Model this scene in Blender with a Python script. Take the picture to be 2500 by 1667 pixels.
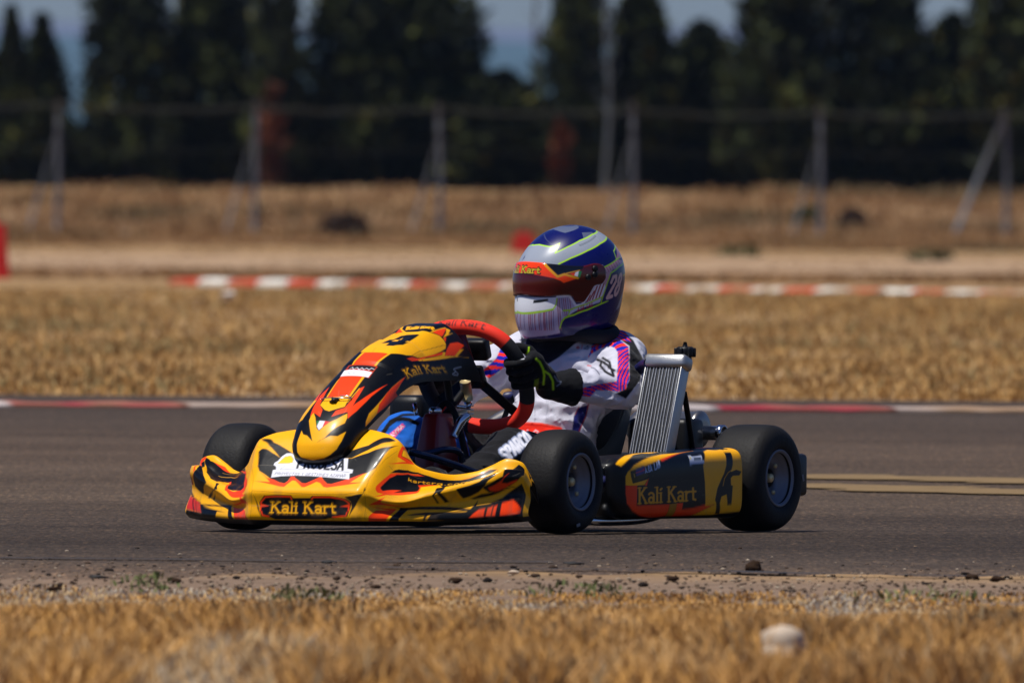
import math, random
import numpy as np

# ---------------------------------------------------------------- numpy helpers
def A(x): return np.asarray(x, float)
def lin(c):
    c = A(c) / 255.0
    return np.where(c <= .04045, c / 12.92, ((c + .055) / 1.055) ** 2.4)

def hash3(i, j, k, seed=0):
    h = (i.astype(np.int64) * 374761393 + j.astype(np.int64) * 668265263 + k.astype(np.int64) * 2147483647 + seed * 144269504) & 0xffffffff
    h = ((h ^ (h >> 13)) * 1274126177) & 0xffffffff
    h = (h ^ (h >> 16)) & 0xffff
    return h / 65535.0
def vnoise(p, seed=0):
    p = A(p); f = np.floor(p); w = p - f; w = w * w * (3 - 2 * w)
    i, j, k = f[..., 0].astype(int), f[..., 1].astype(int), f[..., 2].astype(int)
    r = 0
    for a in (0, 1):
        for b in (0, 1):
            for c in (0, 1):
                ww = (w[..., 0] if a else 1 - w[..., 0]) * (w[..., 1] if b else 1 - w[..., 1]) * (w[..., 2] if c else 1 - w[..., 2])
                r = r + ww * hash3(i + a, j + b, k + c, seed)
    return r * 2 - 1

def pchip(x, y, q):
    """monotone cubic through (x, y[n, ...]) sampled at q"""
    x = A(x); y = A(y); q = np.clip(A(q), x[0], x[-1])
    h = np.diff(x); sh = (len(h),) + (1,) * (y.ndim - 1)
    hh = h.reshape(sh); d = np.diff(y, axis=0) / hh
    m = np.zeros_like(y)
    w1 = 2 * hh[1:] + hh[:-1]; w2 = hh[1:] + 2 * hh[:-1]
    same = d[1:] * d[:-1] > 0
    with np.errstate(divide='ignore', invalid='ignore'):
        mm = (w1 + w2) / (w1 / d[:-1] + w2 / d[1:])
    m[1:-1] = np.where(same, np.nan_to_num(mm), 0)
    m[0] = d[0]; m[-1] = d[-1]
    i = np.clip(np.searchsorted(x, q, side='right') - 1, 0, len(h) - 1)
    t = ((q - x[i]) / h[i]).reshape((len(q),) + (1,) * (y.ndim - 1)); H = h[i].reshape(t.shape)
    return ((2 * t**3 - 3 * t**2 + 1) * y[i] + (t**3 - 2 * t**2 + t) * H * m[i]
            + (-2 * t**3 + 3 * t**2) * y[i + 1] + (t**3 - t**2) * H * m[i + 1])
def catmull(x, y, q):
    x = A(x); y = A(y); q = np.clip(A(q), x[0], x[-1])
    m = np.gradient(y, x, axis=0)
    h = np.diff(x); i = np.clip(np.searchsorted(x, q, side='right') - 1, 0, len(h) - 1)
    t = ((q - x[i]) / h[i]).reshape((len(q),) + (1,) * (y.ndim - 1)); H = h[i].reshape(t.shape)
    return ((2 * t**3 - 3 * t**2 + 1) * y[i] + (t**3 - 2 * t**2 + t) * H * m[i]
            + (-2 * t**3 + 3 * t**2) * y[i + 1] + (t**3 - t**2) * H * m[i + 1])

# ---------------------------------------------------------------- surfaces of the kart (kart frame: X forward, Y left, Z up, metres)
NT = A([[1.30,0,.268],[1.31,.08,.266],[1.335,.16,.255],[1.35,.205,.236],[1.35,.222,.21],[1.335,.24,.18],[1.30,.272,.158],[1.25,.312,.146],[1.215,.355,.153],[1.195,.39,.17],[1.185,.43,.187],[1.18,.468,.177],[1.17,.49,.14]])
NC = A([[1.485,0,.112],[1.485,.08,.112],[1.482,.155,.112],[1.47,.175,.11],[1.44,.205,.095],[1.415,.25,.087],[1.37,.308,.105],[1.335,.351,.12],[1.30,.394,.135],[1.275,.43,.148],[1.25,.46,.163],[1.215,.487,.163],[1.185,.498,.13]])
NB = A([[1.485,0,.035],[1.485,.08,.035],[1.482,.155,.035],[1.472,.172,.035],[1.455,.19,.035],[1.42,.23,.035],[1.385,.28,.035],[1.345,.335,.037],[1.31,.39,.039],[1.28,.435,.042],[1.255,.47,.045],[1.235,.492,.047],[1.2,.50,.05]])
NU = np.concatenate([[0], np.cumsum(np.linalg.norm(np.diff(NC, axis=0), axis=1))]); NU = NU + np.arange(13) * 1e-4
QV = A([-.06, -.012, 0, .02, .12, .215, .24, .255, .285, .315, .33])
def bumper(u, v):
    """u signed metres from the centre line, v metres down the profile"""
    u = A(u); v = A(v); au = np.abs(u)
    T, Cc, B = (pchip(NU, n, au) for n in (NT, NC, NB))
    w = np.clip((au - .17) / .1, 0, 1)[:, None]
    d = Cc - T
    Q = [T + A([-.05, -.004, -.06]), T + A([-.014, 0, -.006]), T, T + .1 * d + A([.0, 0, .008]), T + .5 * d - w * A([0.004, 0, .010]) + (1 - w) * A([.003, 0, .009]),
         T + .88 * d + A([0, 0, .001]), Cc, Cc + .12 * (B - Cc) + A([.004, 0, 0]), .5 * (Cc + B) - w * A([.012, .004, 0]), B, B + A([-.02, 0, -.014])]
    Q = np.stack(Q, 0)                                  # (11, n, 3)
    i = np.clip(np.searchsorted(QV, v, side='right') - 1, 0, 9)
    m = np.gradient(Q, QV, axis=0)
    n = np.arange(len(u)); h = np.diff(QV)[i]; t = ((v - QV[i]) / h)[:, None]; h = h[:, None]
    P = ((2*t**3 - 3*t**2 + 1) * Q[i, n] + (t**3 - 2*t**2 + t) * h * m[i, n] + (-2*t**3 + 3*t**2) * Q[i + 1, n] + (t**3 - t**2) * h * m[i + 1, n])
    P[:, 1] *= np.where(u < 0, -1, 1)
    return P

# nose panel: spine X, Z, half width, edge setback dX, dZ
NS = A([[1.372,.170,.015,-.01,.002],[1.418,.172,.045,-.03,.006],[1.438,.189,.072,-.05,.004],[1.437,.221,.086,-.058,-.002],[1.421,.252,.092,-.064,-.012],[1.392,.290,.098,-.064,-.025],
        [1.30,.357,.102,-.057,-.045],[1.206,.417,.096,-.048,-.062],[1.116,.464,.096,-.048,-.082],[.99,.500,.098,-.062,-.112],[.90,.528,.102,-.072,-.138],[.838,.535,.106,-.086,-.150]])
NL = np.concatenate([[0], np.cumsum(np.linalg.norm(np.diff(NS[:, :2], axis=0), axis=1))])
def nose(s, t):
    """s metres along the spine from the tip, t across in metres (-.17..+.17)"""
    s = A(s); t = A(t) / .17
    q = catmull(NL, NS, s)
    a = np.abs(t); b = np.sin(np.clip(a, 0, 1) * np.pi / 2) ** .92
    c = (1 - np.cos(np.clip(a, 0, 1) * np.pi / 2)) ** 1.15
    flat = np.clip((s - .45) / .1, 0, 1)
    c = c * (1 - flat) + flat * np.clip((a - .22) / .78, 0, 1) ** 1.4
    # raised number plate pad
    X = q[:, 0] + q[:, 3] * c; Z = q[:, 1] + q[:, 4] * c; Y = np.sign(t) * q[:, 2] * b
    pad = np.clip((s - .44) / .012, 0, 1) * np.clip((.615 - s) / .012, 0, 1) * np.clip((.62 - a) / .06, 0, 1)
    Z = Z + .004 * pad
    return np.stack([X, Y, Z], -1)

PODX = (.785, .165)
def pod(u, v):
    """u metres back from the front end, v metres round the section from inner top to inner bottom"""
    u = A(u); v = A(v); L = PODX[0] - PODX[1]
    X = PODX[0] - u
    f = u / L
    e1 = np.clip(u / .10, 1e-4, 1); e1 = np.sqrt(1 - (1 - e1) ** 2)
    e2 = np.clip((L - u) / .02, 1e-4, 1); e2 = np.sqrt(1 - (1 - e2) ** 2)
    top = .196 + .022 * f; bot = .036 - .0 * f
    hz = (top - bot) / 2; zc = (top + bot) / 2
    e1z = np.clip(u / .085, 1e-4, 1); e1z = np.sqrt(1 - (1 - e1z) ** 2)
    hz = hz * (.40 + .60 * e1z) * (.9 + .1 * e2); zc = zc + .02 * (1 - e1z)
    yo = .532 + .024 * f; yi = yo - .15
    hy = (yo - yi) / 2 * (.25 + .75 * e1) * (.8 + .2 * e2); yc = yi + (yo - yi) / 2 + .015 * (1 - e1)
    ang = np.interp(v, [0, .12, .15, .31, .34, .46], [2.2, 1.05, .5, -.5, -1.05, -2.2])
    ca, sa = np.cos(ang), np.sin(ang); k = 2 / 5.
    r = (np.abs(ca) ** 5 + np.abs(sa) ** 5) ** (-1 / 5.)
    return np.stack([X, yc + hy * r * ca, zc + hz * r * sa], -1)

# helmet: radial shape about its centre, local frame f forward, s left, w up
HC = A([.265, .083, .655]); HYAW = math.radians(-25); HPITCH = math.radians(0)
def _ell(d, c, r):
    """distance along direction d from origin to the far side of an ellipsoid"""
    c = A(c); r = A(r); a = ((d / r) ** 2).sum(-1); b = -2 * (d * c / r**2).sum(-1); e = ((c / r) ** 2).sum() - 1
    D = b * b - 4 * a * e
    return np.where(D > 0, (-b + np.sqrt(np.maximum(D, 0))) / (2 * a), 0)
def helmet_r(d):
    n = 14.
    R = [_ell(d, (-.016, 0, .010), (.142, .127, .126)), _ell(d, (.044, 0, -.088), (.106, .093, .120)),
         _ell(d, (-.020, 0, -.058), (.127, .117, .140)), _ell(d, (.04, 0, -.01), (.108, .100, .10))]
    R = np.stack([np.maximum(r, 1e-3) for r in R], 0) * 20
    return (R ** n).sum(0) ** (1 / n) / 20 * .985
def helmet(az, el, off=0.):
    az = A(az); el = A(el)
    d = np.stack([np.cos(el) * np.cos(az), np.cos(el) * np.sin(az), np.sin(el)], -1)
    r = helmet_r(d) + off
    q = d * r[..., None]
    q[..., 2] = np.maximum(q[..., 2], -.160 + .035 * np.clip(.5 - q[..., 0] / .2, 0, 1))
    c, s = math.cos(HYAW), math.sin(HYAW)
    return np.stack([HC[0] + q[..., 0] * c - q[..., 1] * s, HC[1] + q[..., 0] * s + q[..., 1] * c, HC[2] + q[..., 2]], -1)

# ---------------------------------------------------------------- painting a dense mesh (anti-aliased shapes in a surface's own coordinates)
class Paint:
    def __init__(self, uv, base, aa=.0011):
        self.uv = A(uv); self.col = np.tile(lin(base), (len(uv), 1)); self.aa = aa
    def _blend(self, idx, a, c):
        a = a[:, None]; self.col[idx] = self.col[idx] * (1 - a) + lin(c) * a
    def _box(self, P, pad):
        lo = P.min(0) - pad; hi = P.max(0) + pad
        return np.nonzero(((self.uv >= lo) & (self.uv <= hi)).all(1))[0]
    def poly(self, c, pts, alpha=1.):
        P = A(pts); idx = self._box(P, self.aa * 2)
        if not len(idx): return
        q = self.uv[idx]; inside = np.zeros(len(q), bool); d2 = np.full(len(q), 1e9)
        for i in range(len(P)):
            a, b = P[i - 1], P[i]; ab = b - a; L = (ab @ ab) + 1e-12
            t = np.clip(((q - a) @ ab) / L, 0, 1); r = q - a - t[:, None] * ab
            d2 = np.minimum(d2, (r ** 2).sum(1))
            with np.errstate(divide='ignore', invalid='ignore'):
                cr = ((a[1] > q[:, 1]) != (b[1] > q[:, 1])) & (q[:, 0] < (b[0] - a[0]) * (q[:, 1] - a[1]) / (b[1] - a[1] + 1e-15) + a[0])
            inside ^= cr
        sd = np.where(inside, -1, 1) * np.sqrt(d2)
        self._blend(idx, np.clip(.5 - sd / (2 * self.aa), 0, 1) * alpha, c)
    def line(self, c, pts, w, alpha=1.):
        P = A(pts); idx = self._box(P, w + self.aa * 2)
        if not len(idx): return
        q = self.uv[idx]; d2 = np.full(len(q), 1e9)
        for i in range(1, len(P)):
            a, b = P[i - 1], P[i]; ab = b - a; L = (ab @ ab) + 1e-12
            t = np.clip(((q - a) @ ab) / L, 0, 1); r = q - a - t[:, None] * ab
            d2 = np.minimum(d2, (r ** 2).sum(1))
        sd = np.sqrt(d2) - w / 2
        self._blend(idx, np.clip(.5 - sd / (2 * self.aa), 0, 1) * alpha, c)
    def text(self, c, s, quad, weight=.13, alpha=1., serif=False):
        """quad = uv of bottom-left, bottom-right, top-left, top-right of the whole line of text"""
        bl, br, tl, tr = A(quad)
        cells = [GW.get(ch, .75) for ch in s]; tot = sum(cells)
        x0 = 0.
        H = np.linalg.norm(tl - bl)
        for ch, w in zip(s, cells):
            for st in GLYPH.get(ch, []):
                out = []
                pts = A(st)
                if len(pts) > 1:
                    pts = np.concatenate([pts[i] + (pts[i + 1] - pts[i]) * np.linspace(0, 1, 3, endpoint=False)[:, None] for i in range(len(pts) - 1)] + [pts[-1:]])
                for x, y in pts:
                    fx = (x0 + x) / tot; out.append((bl * (1 - fx) + br * fx) * (1 - y) + (tl * (1 - fx) + tr * fx) * y)
                self.line(c, out, weight * H, alpha)
            if serif:
                for (x, y) in SERIF.get(ch, []):
                    f0 = (x0 + x - .13) / tot; f1 = (x0 + x + .13) / tot
                    self.line(c, [(bl*(1-f0)+br*f0)*(1-y)+(tl*(1-f0)+tr*f0)*y, (bl*(1-f1)+br*f1)*(1-y)+(tl*(1-f1)+tr*f1)*y], weight * H * .55, alpha)
            x0 += w

GW = {' ': .35, 'i': .3, 'l': .3, 'I': .35, '.': .3, 'K': .82, 'a': .6, 'r': .5, 't': .48, 'k': .6, 'c': .55, 'g': .6, 'o': .6, 'm': .85, 'M': .95, 'N': .85, 'Ñ': .85, '1': .4}
def _arc(cx, cy, rx, ry, a0, a1, n=9):
    return [(cx + rx * math.cos(math.radians(a0 + (a1 - a0) * i / n)), cy + ry * math.sin(math.radians(a0 + (a1 - a0) * i / n))) for i in range(n + 1)]
GLYPH = {
 'K': [[(.15,0),(.15,1)],[(.62,1),(.17,.48)],[(.3,.6),(.68,0)]], 'a': [_arc(.27,.45,.2,.18,150,0)+[(.47,0)], _arc(.26,.17,.18,.17,0,360)],
 'l': [[(.15,0),(.15,1)]], 'i': [[(.15,0),(.15,.6)],[(.13,.82),(.22,.9)]], 'r': [[(.13,0),(.13,.62)],[(.13,.42),(.25,.58),(.42,.6)]], 't': [[(.2,.85),(.2,.08),(.38,.03)],[(.04,.6),(.4,.6)]],
 'P': [[(.12,0),(.12,1),(.45,1),(.6,.88),(.6,.62),(.45,.5),(.12,.5)]], 'R': [[(.12,0),(.12,1),(.45,1),(.6,.88),(.6,.62),(.45,.5),(.12,.5)],[(.35,.5),(.6,0)]],
 'O': [_arc(.37,.5,.27,.5,0,360)], 'G': [_arc(.37,.5,.27,.5,50,330)+[(.62,.45),(.38,.45)]], 'E': [[(.6,0),(.12,0),(.12,1),(.6,1)],[(.12,.52),(.5,.52)]],
 'S': [[(.6,.88),(.45,1),(.25,1),(.12,.85),(.14,.62),(.55,.42),(.62,.2),(.5,0),(.25,0),(.1,.12)]], 'A': [[(.05,0),(.35,1),(.65,0)],[(.17,.33),(.54,.33)]],
 'Y': [[(.05,1),(.35,.5),(.65,1)],[(.35,.5),(.35,0)]], 'C': [_arc(.37,.5,.27,.5,50,310)], 'T': [[(.05,1),(.65,1)],[(.35,1),(.35,0)]], 'I': [[(.17,0),(.17,1)]],
 'N': [[(.12,0),(.12,1),(.68,0),(.68,1)]], 'Ñ': [[(.12,0),(.12,.85),(.68,0),(.68,.85)],[(.2,1.05),(.6,1.05)]], 'Z': [[(.08,1),(.62,1),(.08,0),(.62,0)]], 'H': [[(.12,0),(.12,1)],[(.6,0),(.6,1)],[(.12,.5),(.6,.5)]],
 'U': [[(.12,1),(.12,.2),(.25,0),(.48,0),(.6,.2),(.6,1)]], 'L': [[(.12,1),(.12,0),(.6,0)]], '.': [[(.12,.05),(.16,.05)]], 'M': [[(.1,0),(.1,1),(.45,.4),(.8,1),(.8,0)]], 'V': [[(.05,1),(.35,0),(.65,1)]],
 'k': [[(.1,0),(.1,1)],[(.45,.6),(.1,.3)],[(.2,.38),(.48,0)]], 'c': [_arc(.28,.3,.2,.3,50,310)], 'o': [_arc(.28,.3,.2,.3,0,360)], 'g': [_arc(.27,.32,.18,.26,0,360),[(.47,.6),(.47,-.1),(.3,-.25),(.1,-.2)]],
 'm': [[(.1,0),(.1,.6)],[(.1,.45),(.25,.6),(.42,.5),(.42,0)],[(.42,.45),(.55,.6),(.73,.5),(.73,0)]],
 '2': [[(.1,.75),(.2,1),(.5,1),(.6,.75),(.1,0),(.65,0)]], '8': [_arc(.36,.75,.2,.24,0,360), _arc(.36,.25,.25,.26,0,360)], '4': [[(.5,0),(.5,1),(.05,.3),(.68,.3)]],
 's': [[(.45,.52),(.3,.6),(.13,.5),(.2,.33),(.42,.25),(.4,.05),(.2,0),(.08,.07)]], 'p': [[(.1,-.3),(.1,.6)], _arc(.28,.3,.19,.28,0,360)], 'e': [_arc(.28,.3,.2,.3,0,320)+[],[(.08,.3),(.48,.3)]],
}
SERIF = {'K': [(.15,0),(.15,1),(.62,1),(.7,0)], 'l': [(.15,0),(.1,1)], 'i': [(.15,0),(.1,.6)], 'r': [(.13,0),(.1,.6)], 'a': [(.52,0)]}

# ---------------------------------------------------------------- signed distance figures
def seg(p, a, b, ra, rb):
    a = A(a); b = A(b); ab = b - a; t = np.clip(((p - a) @ ab) / (ab @ ab), 0, 1)
    return np.linalg.norm(p - a - t[:, None] * ab, axis=1) - (ra + (rb - ra) * t)
def ell(p, c, r, R=None):
    q = p - A(c)
    if R is not None: q = q @ A(R)
    r = A(r); k0 = np.linalg.norm(q / r, axis=1); k1 = np.linalg.norm(q / r**2, axis=1)
    return k0 * (k0 - 1) / np.maximum(k1, 1e-9)
def smin(a, b, k):
    h = np.clip(.5 + .5 * (b - a) / k, 0, 1); return b * (1 - h) + a * h - k * h * (1 - h)
def surface_nets(f, lo, hi, h):
    lo = A(lo); hi = A(hi); n = np.ceil((hi - lo) / h).astype(int) + 1
    g = [lo[i] + h * np.arange(n[i]) for i in range(3)]
    V = np.empty(tuple(n))
    for i in range(n[0]):
        yy, zz = np.meshgrid(g[1], g[2], indexing='ij'); p = np.stack([np.full(yy.size, g[0][i]), yy.ravel(), zz.ravel()], 1)
        V[i] = f(p).reshape(n[1], n[2])
    s = V < 0
    c = [s[a:n[0]-1+a, b:n[1]-1+b, d:n[2]-1+d] for a in (0,1) for b in (0,1) for d in (0,1)]
    cnt = sum(x.astype(int) for x in c); act = (cnt > 0) & (cnt < 8)
    idx = -np.ones(act.shape, int); cells = np.argwhere(act); idx[act] = np.arange(len(cells))
    acc = np.zeros((len(cells), 3)); num = np.zeros(len(cells))
    corners = [(a, b, d) for a in (0,1) for b in (0,1) for d in (0,1)]
    cv = {k: V[cells[:,0]+k[0], cells[:,1]+k[1], cells[:,2]+k[2]] for k in corners}
    for k in corners:
        for ax in range(3):
            if k[ax]: continue
            k2 = list(k); k2[ax] = 1; k2 = tuple(k2)
            v0, v1 = cv[k], cv[k2]; m = (v0 < 0) != (v1 < 0)
            t = np.where(m, v0 / np.where(m, v0 - v1, 1), 0)
            q = np.tile(A(k), (len(cells), 1)); q[:, ax] = t
            acc[m] += q[m]; num[m] += 1
    P = lo + h * (cells + acc / num[:, None])
    quads = []
    for ax in range(3):
        b, c2 = [i for i in range(3) if i != ax]
        sl0 = [slice(None)]*3; sl1 = [slice(None)]*3; sl0[ax] = slice(0, n[ax]-1); sl1[ax] = slice(1, n[ax])
        s0 = s[tuple(sl0)]; s1 = s[tuple(sl1)]
        e = np.argwhere(s0 != s1); e = e[(e[:, b] > 0) & (e[:, c2] > 0) & (e[:, b] < n[b]-1) & (e[:, c2] < n[c2]-1)]
        ins = s0[tuple(e.T)]
        def cell(db, dc):
            q = e.copy(); q[:, b] -= db; q[:, c2] -= dc; return idx[tuple(q.T)]
        Q = np.stack([cell(1,1), cell(0,1), cell(0,0), cell(1,0)], 1)
        flip = ins if ax != 1 else ~ins
        Q[~flip] = Q[~flip][:, ::-1]
        quads.append(Q)
    return P, np.concatenate(quads)
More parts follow.
